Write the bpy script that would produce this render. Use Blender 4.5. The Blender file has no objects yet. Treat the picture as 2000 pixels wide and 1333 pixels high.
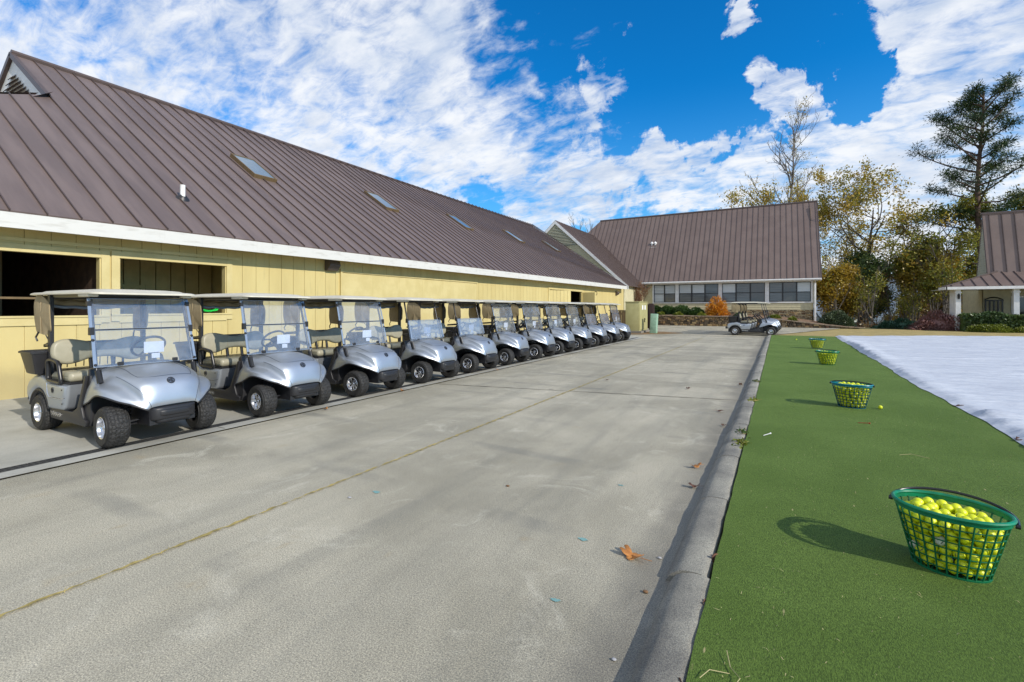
import bpy, bmesh, math, random
import numpy as np
from mathutils import Vector, Matrix
S = bpy.context.scene
C = S.collection
PI = math.pi
R = math.radians

# ------------------------------------------------------------ camera, world, sun, exposure
cam_d = bpy.data.cameras.new('camera')
cam = bpy.data.objects.new('camera', cam_d)
C.objects.link(cam)
S.camera = cam
cam_d.sensor_width = 36
cam_d.lens = 932 / 2000 * 36
cam_d.shift_y = -0.0322
cam_d.clip_end = 3000
cam_d.clip_start = 0.05
YAW = math.atan(520 / 932)
cam.location = (0, 0, 1.55)
cam.rotation_euler = (R(90), 0, YAW)

SUN = Vector((0.98, -0.20, 0)).normalized() * math.cos(R(30)) + Vector((0, 0, math.sin(R(30))))
sd = bpy.data.lights.new('sun', 'SUN')
sd.energy = 4.0
sd.angle = R(0.6)
sd.color = (1.0, 0.93, 0.82)
sun = bpy.data.objects.new('sun', sd)
C.objects.link(sun)
sun.rotation_euler = SUN.to_track_quat('Z', 'Y').to_euler()
S.view_settings.view_transform = 'Standard'
S.view_settings.look = 'None'
S.view_settings.exposure = 0.08
S.view_settings.gamma = 1.0

W = bpy.data.worlds.new('World')
S.world = W
W.use_nodes = True
wt = W.node_tree
wt.nodes.clear()


class NT:
    """small helper around a node tree"""
    def __init__(s, t):
        s.t = t

    def n(s, typ, **kw):
        nd = s.t.nodes.new(typ)
        for k, v in kw.items():
            if hasattr(nd, k):
                setattr(nd, k, v)
        return nd

    def link(s, a, b):
        s.t.links.new(a, b)

    def put(s, sock, v):
        if isinstance(v, bpy.types.NodeSocket):
            s.t.links.new(v, sock)
        elif isinstance(v, (tuple, list)):
            v = tuple(v)
            if sock.type == 'RGBA' and len(v) == 3:
                v = v + (1,)
            sock.default_value = v
        else:
            sock.default_value = v

    def math(s, op, a, b=0.0, c=0.0, clamp=False):
        nd = s.n('ShaderNodeMath', operation=op, use_clamp=clamp)
        s.put(nd.inputs[0], a)
        s.put(nd.inputs[1], b)
        s.put(nd.inputs[2], c)
        return nd.outputs[0]

    def vmath(s, op, a, b=(0, 0, 0)):
        nd = s.n('ShaderNodeVectorMath', operation=op)
        s.put(nd.inputs[0], a)
        s.put(nd.inputs[1], b)
        return nd.outputs['Value'] if op in ('DOT_PRODUCT', 'LENGTH') else nd.outputs[0]

    def ss(s, x, lo, hi, a=0.0, b=1.0, kind='SMOOTHSTEP'):
        nd = s.n('ShaderNodeMapRange', interpolation_type=kind)
        s.put(nd.inputs[0], x)
        nd.inputs[1].default_value = lo
        nd.inputs[2].default_value = hi
        nd.inputs[3].default_value = a
        nd.inputs[4].default_value = b
        return nd.outputs[0]

    def mix(s, f, a, b, blend='MIX'):
        nd = s.n('ShaderNodeMix', data_type='RGBA', blend_type=blend)
        s.put(nd.inputs[0], f)
        s.put(nd.inputs[6], a)
        s.put(nd.inputs[7], b)
        return nd.outputs[2]

    def noise(s, vec, scale, detail=4, rough=0.55, dist=0.0, out=0):
        nd = s.n('ShaderNodeTexNoise')
        s.put(nd.inputs['Vector'], vec)
        nd.inputs['Scale'].default_value = scale
        nd.inputs['Detail'].default_value = detail
        nd.inputs['Roughness'].default_value = rough
        nd.inputs['Distortion'].default_value = dist
        return nd.outputs[out]


w = NT(wt)
tc = w.n('ShaderNodeTexCoord')
d = tc.outputs['Generated']
sep = w.n('ShaderNodeSeparateXYZ')
w.link(d, sep.inputs[0])
sky = w.n('ShaderNodeTexSky', sky_type='NISHITA', sun_disc=False)
sky.sun_elevation = R(30)
sky.sun_rotation = R(98)
sky.altitude = 200
sky.air_density = 1.0
sky.dust_density = 0.3
sky.ozone_density = 3.0
skyc = w.mix(1.0, sky.outputs[0], (0.05, 1.06, 1.78), 'MULTIPLY')
zz = w.math('ADD', w.math('ABSOLUTE', sep.outputs[2]), 0.34)
comb = w.n('ShaderNodeCombineXYZ')
w.link(w.math('DIVIDE', sep.outputs[0], zz), comb.inputs[0])
w.link(w.math('DIVIDE', sep.outputs[1], zz), comb.inputs[1])
comb.inputs[2].default_value = 0.37
cp = comb.outputs[0]


def sdir(px, py):
    t = (px - 1000) / 932
    s_ = (602 - py) / 932
    v = Vector((-math.sin(YAW) + math.cos(YAW) * t, math.cos(YAW) + math.sin(YAW) * t, s_))
    return v.normalized()


# cloud cover by direction: (px, py, angular radius in degrees, weight); a wide bank to the west,
# a clear patch, and a long bank rising to the north east
BL = [(-300, 100, 34, .30), (250, 150, 26, .22), (600, 200, 22, .26), (850, 150, 15, .20), (880, 330, 11, .20), (700, 30, 12, .05), (1060, 260, 7, .14),
      (1400, 110, 13, -.34), (1130, 60, 8, -.10), (1330, 215, 7, -.26), (1560, 100, 9, -.30), (1650, 150, 4, -.35), (1730, 155, 3.6, -.5), (1700, 470, 7, .45), (1830, 480, 7, .45), (1620, 470, 5, .35), (1640, 205, 3, -.2), (1750, 250, 6, .10),
      (1150, 385, 6, .44), (1260, 372, 4.6, .42), (1370, 350, 5, .46), (1480, 345, 6, .50), (1600, 290, 6.5, .52), (1740, 225, 5.5, .44), (1800, 320, 8, .34), (1050, 405, 5, .36), (1380, 285, 3, .3), (1160, 240, 2.4, .14),
      (1180, 155, 3.4, .34), (1460, 30, 2.5, .22), (1180, 230, 2.2, .14), (1700, 180, 5, -.06), (1850, 40, 8.5, .75), (1980, 180, 8, .2), (2100, 300, 14, .2), (1550, 200, 4.2, .62), (1450, 35, 3.0, .55), (1480, 215, 2.5, .4), (1640, 60, 2.5, .3), (1800, 150, 3, -.25),
      (60, 60, 6, -.16), (940, 415, 4.5, -.22), (1210, 425, 4.5, -.40), (1420, 402, 3.5, -.30), (1320, 415, 3.5, -.3), (1880, 330, 5, -.07), (330, 20, 6, -.10)]
bias = None
# ragged outlines: the direction is shaken by noise before it is compared with each patch
shake = w.vmath('SUBTRACT', w.noise(d, 7.0, 7, .62, .3, out=1), (.5, .5, .5))
sc_ = w.n('ShaderNodeVectorMath', operation='SCALE')
w.link(shake, sc_.inputs[0])
sc_.inputs['Scale'].default_value = .34
dw = w.vmath('NORMALIZE', w.vmath('ADD', d, sc_.outputs[0]))
for (px, py, rad, wt_) in BL:
    dot = w.vmath('DOT_PRODUCT', dw, tuple(sdir(px, py)))
    c = w.ss(dot, math.cos(R(rad)), 1.0 - (1 - math.cos(R(rad))) * .15, 0, wt_)
    bias = c if bias is None else w.math('ADD', bias, c)
for (v, rad, wt_) in (((0.2, -1, .45), 80, .30), ((0, 0, 1), 38, .10)):  # unseen cloud behind the camera and overhead, added as neutral fill light
    dot = w.vmath('DOT_PRODUCT', d, tuple(Vector(v).normalized()))
    bias = w.math('ADD', bias, w.ss(dot, math.cos(R(rad)), 1.0 - (1 - math.cos(R(rad))) * .5, 0, wt_))
bias = w.math('MINIMUM', w.math('MAXIMUM', w.math('MULTIPLY', bias, .55), -.22), .145)
n1 = w.noise(cp, 3.6, 10, 0.62, 0.3)
mp = w.n('ShaderNodeMapping')
w.link(cp, mp.inputs[0])
mp.inputs['Rotation'].default_value = (0, 0, R(35))
mp.inputs['Scale'].default_value = (1.0, 1.9, 1.0)
n2 = w.noise(mp.outputs[0], 11, 8, 0.62, 0.5)
mus = w.math('ADD', w.math('MULTIPLY', n1, 0.58), w.math('MULTIPLY', n2, 0.42))
cov = w.ss(w.math('ADD', mus, bias), 0.46, 0.72)
thick = w.ss(w.math('ADD', w.math('ADD', w.math('MULTIPLY', w.noise(mp.outputs[0], 5.0, 6, .6, .2), .6), w.math('MULTIPLY', w.noise(cp, 1.7, 5, .6, .2), .5)), w.math('MULTIPLY', bias, .5)), 0.50, 0.86)
cc = w.mix(thick, (9.2, 9.4, 9.7), (4.6, 5.7, 7.6))
below = w.ss(sep.outputs[2], -0.02, 0.03)
cov2 = w.math('MULTIPLY', w.math('MULTIPLY', cov, 0.97), below)
hz = w.ss(sep.outputs[2], 0.0, 0.42)
skyh = w.mix(hz, w.mix(0.55, skyc, (3.0, 6.6, 9.6)), skyc)
fin = w.mix(cov2, skyh, cc)
bg = w.n('ShaderNodeBackground')
w.link(fin, bg.inputs[0])
bg.inputs[1].default_value = 0.1
wo = w.n('ShaderNodeOutputWorld')
w.link(bg.outputs[0], wo.inputs[0])

# ------------------------------------------------------------ tagging and mesh helpers
def tag(o, label=None, cat=None, group=None, kind=None):
    if label: o['label'] = label
    if cat: o['category'] = cat
    if group: o['group'] = group
    if kind: o['kind'] = kind
    return o


def empty(name, loc=(0, 0, 0), rz=0.0):
    o = bpy.data.objects.new(name, None)
    o.empty_display_size = .2
    C.objects.link(o)
    o.location = loc
    o.rotation_euler = (0, 0, rz)
    return o


def kids(o):
    return [k for k in ALLO.get(o.name, [])]


ALLO = {}


def copy_tree(o, parent=None):
    c = o.copy()
    C.objects.link(c)
    if parent is not None:
        c.parent = parent
        ALLO.setdefault(parent.name, []).append(c)
    for ch in kids(o):
        copy_tree(ch, c)
    return c


def axf(axis):
    if axis == 'x': return lambda a, b, c: (c, a, b)     # outline in (y,z), extruded along x
    if axis == 'y': return lambda a, b, c: (a, c, b)     # outline in (x,z), extruded along y
    return lambda a, b, c: (a, b, c)


def roundpoly(pts, r, seg=4):
    out = []
    n = len(pts)
    for i in range(n):
        p = Vector(pts[i]); a = Vector(pts[i - 1]); b = Vector(pts[(i + 1) % n])
        u = (a - p); v = (b - p)
        rr = min(r, u.length * .45, v.length * .45)
        p0 = p + u.normalized() * rr; p1 = p + v.normalized() * rr
        for k in range(seg + 1):
            t = k / seg
            q = p0 * (1 - t) ** 2 + p * 2 * t * (1 - t) + p1 * t * t
            out.append((q.x, q.y))
    return out


class MB:
    def __init__(s):
        s.v = []
        s.f = []
        s.m = []

    def add(s, vs, fs, mi=0):
        b = len(s.v)
        s.v.extend([tuple(p) for p in vs])
        for f in fs:
            s.f.append(tuple(i + b for i in f))
            s.m.append(mi)
        return s

    def box(s, x0, x1, y0, y1, z0, z1, mi=0, M=None):
        vs = [Vector(p) for p in ((x0, y0, z0), (x1, y0, z0), (x1, y1, z0), (x0, y1, z0), (x0, y0, z1), (x1, y0, z1), (x1, y1, z1), (x0, y1, z1))]
        if M is not None:
            vs = [M @ p for p in vs]
        return s.add(vs, [(0, 3, 2, 1), (4, 5, 6, 7), (0, 1, 5, 4), (1, 2, 6, 5), (2, 3, 7, 6), (3, 0, 4, 7)], mi)

    def rbox(s, x0, x1, y0, y1, z0, z1, r=.01, mi=0, axis='z'):
        if axis == 'z':
            o = roundpoly([(x0, y0), (x1, y0), (x1, y1), (x0, y1)], r, 3); a, b = z0, z1
        elif axis == 'y':
            o = roundpoly([(x0, z0), (x1, z0), (x1, z1), (x0, z1)], r, 3); a, b = y0, y1
        else:
            o = roundpoly([(y0, z0), (y1, z0), (y1, z1), (y0, z1)], r, 3); a, b = x0, x1
        return s.slab(o, a, b, min(r, (b - a) * .45), axis, mi)

    def slab(s, outl, a, b, r=.01, axis='y', mi=0, M=None, seg=3):
        f = axf(axis)
        n = len(outl)
        ar = sum(outl[i - 1][0] * outl[i][1] - outl[i][0] * outl[i - 1][1] for i in range(n))
        if ar < 0:
            outl = outl[::-1]
        P = [Vector(p) for p in outl]
        N = []
        for i in range(n):
            e0 = (P[i] - P[i - 1]); e1 = (P[(i + 1) % n] - P[i])
            if e0.length < 1e-9: e0 = e1
            if e1.length < 1e-9: e1 = e0
            e0 = e0.normalized(); e1 = e1.normalized()
            t = (e0 + e1)
            t = t.normalized() if t.length > 1e-6 else e0
            nn = Vector((t.y, -t.x))
            c = max(.5, nn.dot(Vector((e0.y, -e0.x))))
            N.append(nn / c)
        rings = []
        if r > 0:
            for k in range(seg + 1):
                q = PI / 2 * k / seg
                rings.append((a + r * (1 - math.sin(q)), r * (1 - math.cos(q))))
            rings = [(a + r * (1 - math.cos(PI / 2 * k / seg)), r * (1 - math.sin(PI / 2 * k / seg))) for k in range(seg + 1)]
            rings += [(b - r * (1 - math.cos(PI / 2 * k / seg)), r * (1 - math.sin(PI / 2 * k / seg))) for k in range(seg, -1, -1)]
        else:
            rings = [(a, 0), (b, 0)]
        vs = []
        for (w_, ins) in rings:
            for i in range(n):
                q = P[i] - N[i] * ins
                p = Vector(f(q.x, q.y, w_))
                vs.append(M @ p if M is not None else p)
        fs = []
        for k in range(len(rings) - 1):
            for i in range(n):
                j = (i + 1) % n
                fs.append((k * n + i, k * n + j, (k + 1) * n + j, (k + 1) * n + i))
        fs.append(tuple(range(n - 1, -1, -1)))
        fs.append(tuple(range((len(rings) - 1) * n, len(rings) * n)))
        return s.add(vs, fs, mi)

    def tube(s, path, r, n=8, closed=False, mi=0, caps=True, sx=1.0):
        P = [Vector(p) for p in path]
        m = len(P)
        rr = r if isinstance(r, (list, tuple)) else [r] * m
        T = []
        for i in range(m):
            if closed:
                t = P[(i + 1) % m] - P[i - 1]
            else:
                t = P[min(i + 1, m - 1)] - P[max(i - 1, 0)]
            T.append(t.normalized() if t.length > 1e-9 else Vector((0, 0, 1)))
        up = Vector((0, 0, 1)) if abs(T[0].z) < .9 else Vector((1, 0, 0))
        u = (up - T[0] * up.dot(T[0])).normalized()
        vs = []
        for i in range(m):
            u = (u - T[i] * u.dot(T[i]))
            u = u.normalized() if u.length > 1e-6 else T[i].orthogonal().normalized()
            v = T[i].cross(u)
            for k in range(n):
                q = 2 * PI * k / n
                vs.append(P[i] + u * math.cos(q) * rr[i] + v * math.sin(q) * rr[i] * sx)
        fs = []
        for i in range(m if closed else m - 1):
            i2 = (i + 1) % m
            for k in range(n):
                k2 = (k + 1) % n
                fs.append((i * n + k, i * n + k2, i2 * n + k2, i2 * n + k))
        if caps and not closed:
            fs.append(tuple(range(n - 1, -1, -1)))
            fs.append(tuple(range((m - 1) * n, m * n)))
        return s.add(vs, fs, mi)

    def lathe(s, prof, n=32, M=None, mi=0, closed=False, capa=False, capb=False):
        """prof = (radius, height) pairs, around z; M places it"""
        vs = []
        for (r, z) in prof:
            for k in range(n):
                q = 2 * PI * k / n
                p = Vector((r * math.cos(q), r * math.sin(q), z))
                vs.append(M @ p if M is not None else p)
        m = len(prof)
        fs = []
        for i in range(m if closed else m - 1):
            i2 = (i + 1) % m
            for k in range(n):
                k2 = (k + 1) % n
                fs.append((i * n + k, i * n + k2, i2 * n + k2, i2 * n + k))
        if capa: fs.append(tuple(range(n - 1, -1, -1)))
        if capb: fs.append(tuple(range((m - 1) * n, m * n)))
        return s.add(vs, fs, mi)

    def grid(s, fn, nu, nv, mi=0):
        vs = [fn(i / nu, j / nv) for i in range(nu + 1) for j in range(nv + 1)]
        k = nv + 1
        fs = [(i * k + j, (i + 1) * k + j, (i + 1) * k + j + 1, i * k + j + 1) for i in range(nu) for j in range(nv)]
        return s.add(vs, fs, mi)

    def build(s, name, mat, parent=None, smooth=None, loc=None):
        me = bpy.data.meshes.new(name)
        me.from_pydata([tuple(v) for v in s.v], [], s.f)
        mats = mat if isinstance(mat, (list, tuple)) else [mat]
        for mt in mats:
            me.materials.append(mt)
        if len(mats) > 1:
            me.polygons.foreach_set('material_index', s.m)
        me.update()
        if smooth:
            me.polygons.foreach_set('use_smooth', [True] * len(me.polygons))
            me.set_sharp_from_angle(angle=R(smooth))
        o = bpy.data.objects.new(name, me)
        C.objects.link(o)
        if parent is not None:
            o.parent = parent
            ALLO.setdefault(parent.name, []).append(o)
        if loc is not None:
            o.location = loc
        return o


# ------------------------------------------------------------ materials
def mat(name, col, rough=.6, metal=0.0, col2=None, scale=4.0, detail=5, bump=0.0, bscale=40.0, spec=0.5, stretch=None, coat=0.0,
        coords='Object', lo=.35, hi=.65, bdist=.01, alpha=None, sheen=0.0):
    m = bpy.data.materials.new(name)
    m.use_nodes = True
    t = NT(m.node_tree)
    b = m.node_tree.nodes['Principled BSDF']
    b.inputs['Roughness'].default_value = rough
    b.inputs['Metallic'].default_value = metal
    b.inputs['Specular IOR Level'].default_value = spec
    b.inputs['Coat Weight'].default_value = coat
    if coords == 'World':
        vec = t.n('ShaderNodeNewGeometry').outputs['Position']
    else:
        vec = t.n('ShaderNodeTexCoord').outputs[coords]
    if stretch:
        mpp = t.n('ShaderNodeMapping')
        t.link(vec, mpp.inputs[0])
        mpp.inputs['Scale'].default_value = stretch
        vec = mpp.outputs[0]
    if col2 is None:
        col2 = tuple(c * .86 for c in col)
    f = t.ss(t.noise(vec, scale, detail, .6), lo, hi)
    c = t.mix(f, col2, col)
    t.link(c, b.inputs['Base Color'])
    if bump > 0:
        bn = t.n('ShaderNodeBump')
        bn.inputs['Strength'].default_value = bump
        bn.inputs['Distance'].default_value = bdist
        t.link(t.noise(vec, bscale, 4, .6), bn.inputs['Height'])
        t.link(bn.outputs[0], b.inputs['Normal'])
    m['x'] = 1
    return m


def leafmat(name, cols, trans=.35, rough=.6):
    m = bpy.data.materials.new(name)
    m.use_nodes = True
    t = NT(m.node_tree)
    m.node_tree.nodes.clear()
    g = t.n('ShaderNodeNewGeometry')
    rp = t.n('ShaderNodeValToRGB')
    rp.color_ramp.interpolation = 'LINEAR'
    els = rp.color_ramp.elements
    while len(els) < len(cols):
        els.new(.5)
    for i, c in enumerate(cols):
        els[i].position = i / (len(cols) - 1)
        els[i].color = tuple(c) + (1,)
    # big soft patches together with a per-leaf shift
    nz = t.noise(g.outputs['Position'], .55, 3, .6)
    x = t.math('ADD', t.math('MULTIPLY', g.outputs['Random Per Island'], .55), t.math('MULTIPLY', t.ss(nz, .3, .7), .45))
    t.link(x, rp.inputs[0])
    d1 = t.n('ShaderNodeBsdfDiffuse'); t.link(rp.outputs[0], d1.inputs[0])
    d2 = t.n('ShaderNodeBsdfTranslucent'); t.link(rp.outputs[0], d2.inputs[0])
    mx = t.n('ShaderNodeMixShader'); mx.inputs[0].default_value = trans
    t.link(d1.outputs[0], mx.inputs[1]); t.link(d2.outputs[0], mx.inputs[2])
    gl = t.n('ShaderNodeBsdfGlossy'); gl.inputs['Roughness'].default_value = rough * .7
    gl.inputs[0].default_value = (.8, .85, .8, 1)
    m2 = t.n('ShaderNodeMixShader'); m2.inputs[0].default_value = .04
    t.link(mx.outputs[0], m2.inputs[1]); t.link(gl.outputs[0], m2.inputs[2])
    o = t.n('ShaderNodeOutputMaterial'); t.link(m2.outputs[0], o.inputs[0])
    return m


def clearmat(name, tint=(.95, .97, 1), refl=1.0, haze=.05):
    m = bpy.data.materials.new(name)
    m.use_nodes = True
    t = NT(m.node_tree)
    m.node_tree.nodes.clear()
    tr = t.n('ShaderNodeBsdfTransparent'); tr.inputs[0].default_value = tint + (1,)
    df = t.n('ShaderNodeBsdfDiffuse'); df.inputs[0].default_value = (.78, .8, .83, 1)
    ns = t.noise(t.n('ShaderNodeTexCoord').outputs['Object'], 5, 5, .6, 1.5)
    m1 = t.n('ShaderNodeMixShader')
    t.link(t.ss(ns, .3, .75, haze * .7, haze * 1.5), m1.inputs[0])
    t.link(tr.outputs[0], m1.inputs[1]); t.link(df.outputs[0], m1.inputs[2])
    gl = t.n('ShaderNodeBsdfGlossy'); gl.inputs['Roughness'].default_value = .04
    bn = t.n('ShaderNodeBump'); bn.inputs['Strength'].default_value = .10; bn.inputs['Distance'].default_value = .01
    t.link(t.noise(t.n('ShaderNodeTexCoord').outputs['Object'], 3.0, 3, .5, .8), bn.inputs['Height'])
    t.link(bn.outputs[0], gl.inputs['Normal'])
    gm = t.n('ShaderNodeNewGeometry')
    ca = t.math('ABSOLUTE', t.vmath('DOT_PRODUCT', gm.outputs['Normal'], gm.outputs['Incoming']))
    fr5 = t.math('ADD', t.math('MULTIPLY', t.math('POWER', t.math('SUBTRACT', 1.0, ca), 5.0), .94), .05)
    m2 = t.n('ShaderNodeMixShader')
    t.link(t.math('MULTIPLY', fr5, refl, clamp=True), m2.inputs[0])
    t.link(m1.outputs[0], m2.inputs[1]); t.link(gl.outputs[0], m2.inputs[2])
    o = t.n('ShaderNodeOutputMaterial'); t.link(m2.outputs[0], o.inputs[0])
    return m


M = {}
M['yellow'] = mat('yellow_boards', (.60, .495, .215), .65, col2=(.53, .425, .175), scale=1.3, stretch=(1, 1, .35), coords='World', bump=.25, bscale=9, lo=.3, hi=.7)
M['yellow_trim'] = mat('yellow_trim', (.62, .52, .245), .6, col2=(.56, .46, .2), scale=2, coords='World', bump=.1, bscale=20)
M['inner_yellow'] = mat('inner_yellow', (.58, .47, .20), .7, coords='World')
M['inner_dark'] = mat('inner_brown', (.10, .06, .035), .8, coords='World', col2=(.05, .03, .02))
M['shedfloor'] = mat('shed_floor', (.16, .15, .13), .8)
M['fascia'] = mat('fascia_white', (.62, .61, .57), .6, col2=(.50, .485, .44), scale=2.2, stretch=(1, 1, 5), coords='World', lo=.25, hi=.5)
M['roof'] = mat('metal_roof', (.185, .138, .122), .47, metal=.1, col2=(.14, .104, .093), scale=1.0, stretch=(.35, 2.2, .35), coords='World', bump=.12, bscale=2.2, bdist=.03)
M['roof2'] = mat('metal_roof_seam', (.11, .08, .072), .45, metal=.2, coords='World')
M['roof3'] = mat('metal_roof_far', (.18, .132, .115), .5, metal=.1, col2=(.152, .110, .096), scale=.8, coords='World')
M['siding'] = mat('cream_siding', (.58, .53, .34), .7, coords='World')
M['grey_siding'] = mat('sage_siding', (.40, .40, .31), .7, coords='World')
M['white'] = mat('white_paint', (.80, .80, .79), .5, coords='World', col2=(.7, .7, .69))
M['blackp'] = mat('black_plastic', (.022, .022, .025), .42, bump=.1, bscale=300, bdist=.001)
M['blackm'] = mat('black_paint', (.018, .018, .02), .3)
M['bronze'] = mat('bronze_housing', (.12, .10, .095), .35, metal=.4)
M['dark'] = mat('dark_metal', (.03, .03, .033), .5, metal=.5)
M['silver'] = mat('silver_paint', (.45, .485, .53), .42, metal=.72, col2=(.41, .445, .49), scale=2, coat=.12)
M['silver2'] = mat('silver_paint_dark', (.16, .18, .21), .34, metal=.7, coat=.2)
M['chrome'] = mat('bright_metal', (.78, .78, .8), .22, metal=.95)
M['tan'] = mat('tan_vinyl', (.36, .335, .245), .42, col2=(.32, .30, .215), scale=6, bump=.15, bscale=200, bdist=.002)
M['roofw'] = mat('cream_canopy', (.62, .585, .48), .4, col2=(.56, .525, .42), scale=5)
M['fabric'] = mat('tan_fabric', (.36, .29, .175), .8, col2=(.28, .22, .125), scale=5, bump=.3, bscale=60, stretch=(1, 1, .4))
M['rubber'] = mat('tyre_rubber', (.015, .015, .015), .65, col2=(.026, .025, .024), scale=18, bump=.2, bscale=120, bdist=.003)
M['acryl'] = clearmat('clear_windshield', (.91, .935, .97), 1.8, .08)
M['paper'] = mat('white_paper', (.88, .88, .9), .6, col2=(.84, .84, .87))
M['edge'] = mat('acrylic_edge', (.28, .34, .43), .2, metal=.2)
M['glass'] = mat('window_glass_dark', (.035, .04, .045), .06, spec=1.0, col2=(.05, .05, .05), scale=2)
M['blind'] = mat('window_blind', (.62, .66, .68), .12, spec=.8, col2=(.50, .54, .56), scale=1.5, stretch=(.3, 1, 14))
M['blind2'] = mat('window_blind_grey', (.15, .17, .18), .1, spec=.8, col2=(.09, .1, .11), scale=1.5, stretch=(.3, 1, 10))
M['skyglass'] = mat('skylight_glass', (.16, .22, .27), .1, spec=.8, metal=.1)
M['copper'] = mat('aged_frame', (.17, .115, .055), .6)
M['bark'] = mat('bark', (.11, .085, .06), .9, col2=(.05, .04, .03), scale=3, coords='World', bump=.5, bscale=9, bdist=.05)
M['barkg'] = mat('bark_grey', (.15, .13, .11), .9, col2=(.08, .07, .06), scale=3, coords='World', bump=.5, bscale=9, bdist=.05)
M['pinebark'] = mat('pine_bark', (.13, .08, .055), .9, col2=(.06, .04, .03), scale=3, coords='World')
M['cabg'] = mat('cabinet_olive', (.43, .40, .19), .5, col2=(.38, .35, .16), scale=3)
M['pedg'] = mat('pedestal_green', (.24, .40, .28), .55, col2=(.32, .48, .37), scale=6)
M['concrete_pad'] = mat('concrete_pad', (.22, .2, .17), .85, bump=.3, bscale=60)
M['wood'] = mat('weathered_boards', (.20, .14, .07), .8, col2=(.1, .07, .04), scale=3, stretch=(1, 1, .2))


def add_dirt(m, col, z0, z1, amt, streak=False):
    t = NT(m.node_tree); b = m.node_tree.nodes['Principled BSDF']
    src = b.inputs['Base Color'].links[0].from_socket
    pos = t.n('ShaderNodeNewGeometry').outputs['Position']
    sp = t.n('ShaderNodeSeparateXYZ'); t.link(pos, sp.inputs[0])
    nn = t.noise(pos, 2.2, 6, .7)
    low = t.math('MULTIPLY', t.ss(t.math('ADD', sp.outputs[2], t.math('MULTIPLY', nn, -.5)), z1, z0), amt)
    mpn = t.n('ShaderNodeMapping'); t.link(pos, mpn.inputs[0]); mpn.inputs['Scale'].default_value = (6, 6, .5)
    st = t.math('MULTIPLY', t.ss(t.noise(mpn.outputs[0], 1.5, 5, .65), .56, .78), amt * .55)
    f = t.math('MAXIMUM', low, st)
    c = t.mix(f, src, col)
    t.link(c, b.inputs['Base Color'])


add_dirt(M['yellow'], (.30, .25, .13), .0, .45, .55)
add_dirt(M['yellow_trim'], (.36, .30, .16), .0, .3, .4)
add_dirt(M['fascia'], (.42, .40, .34), .0, .3, .7)
# uneven fading on the metal roof
add_dirt(M['roof'], (.13, .105, .10), -2, -1, .6)


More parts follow.
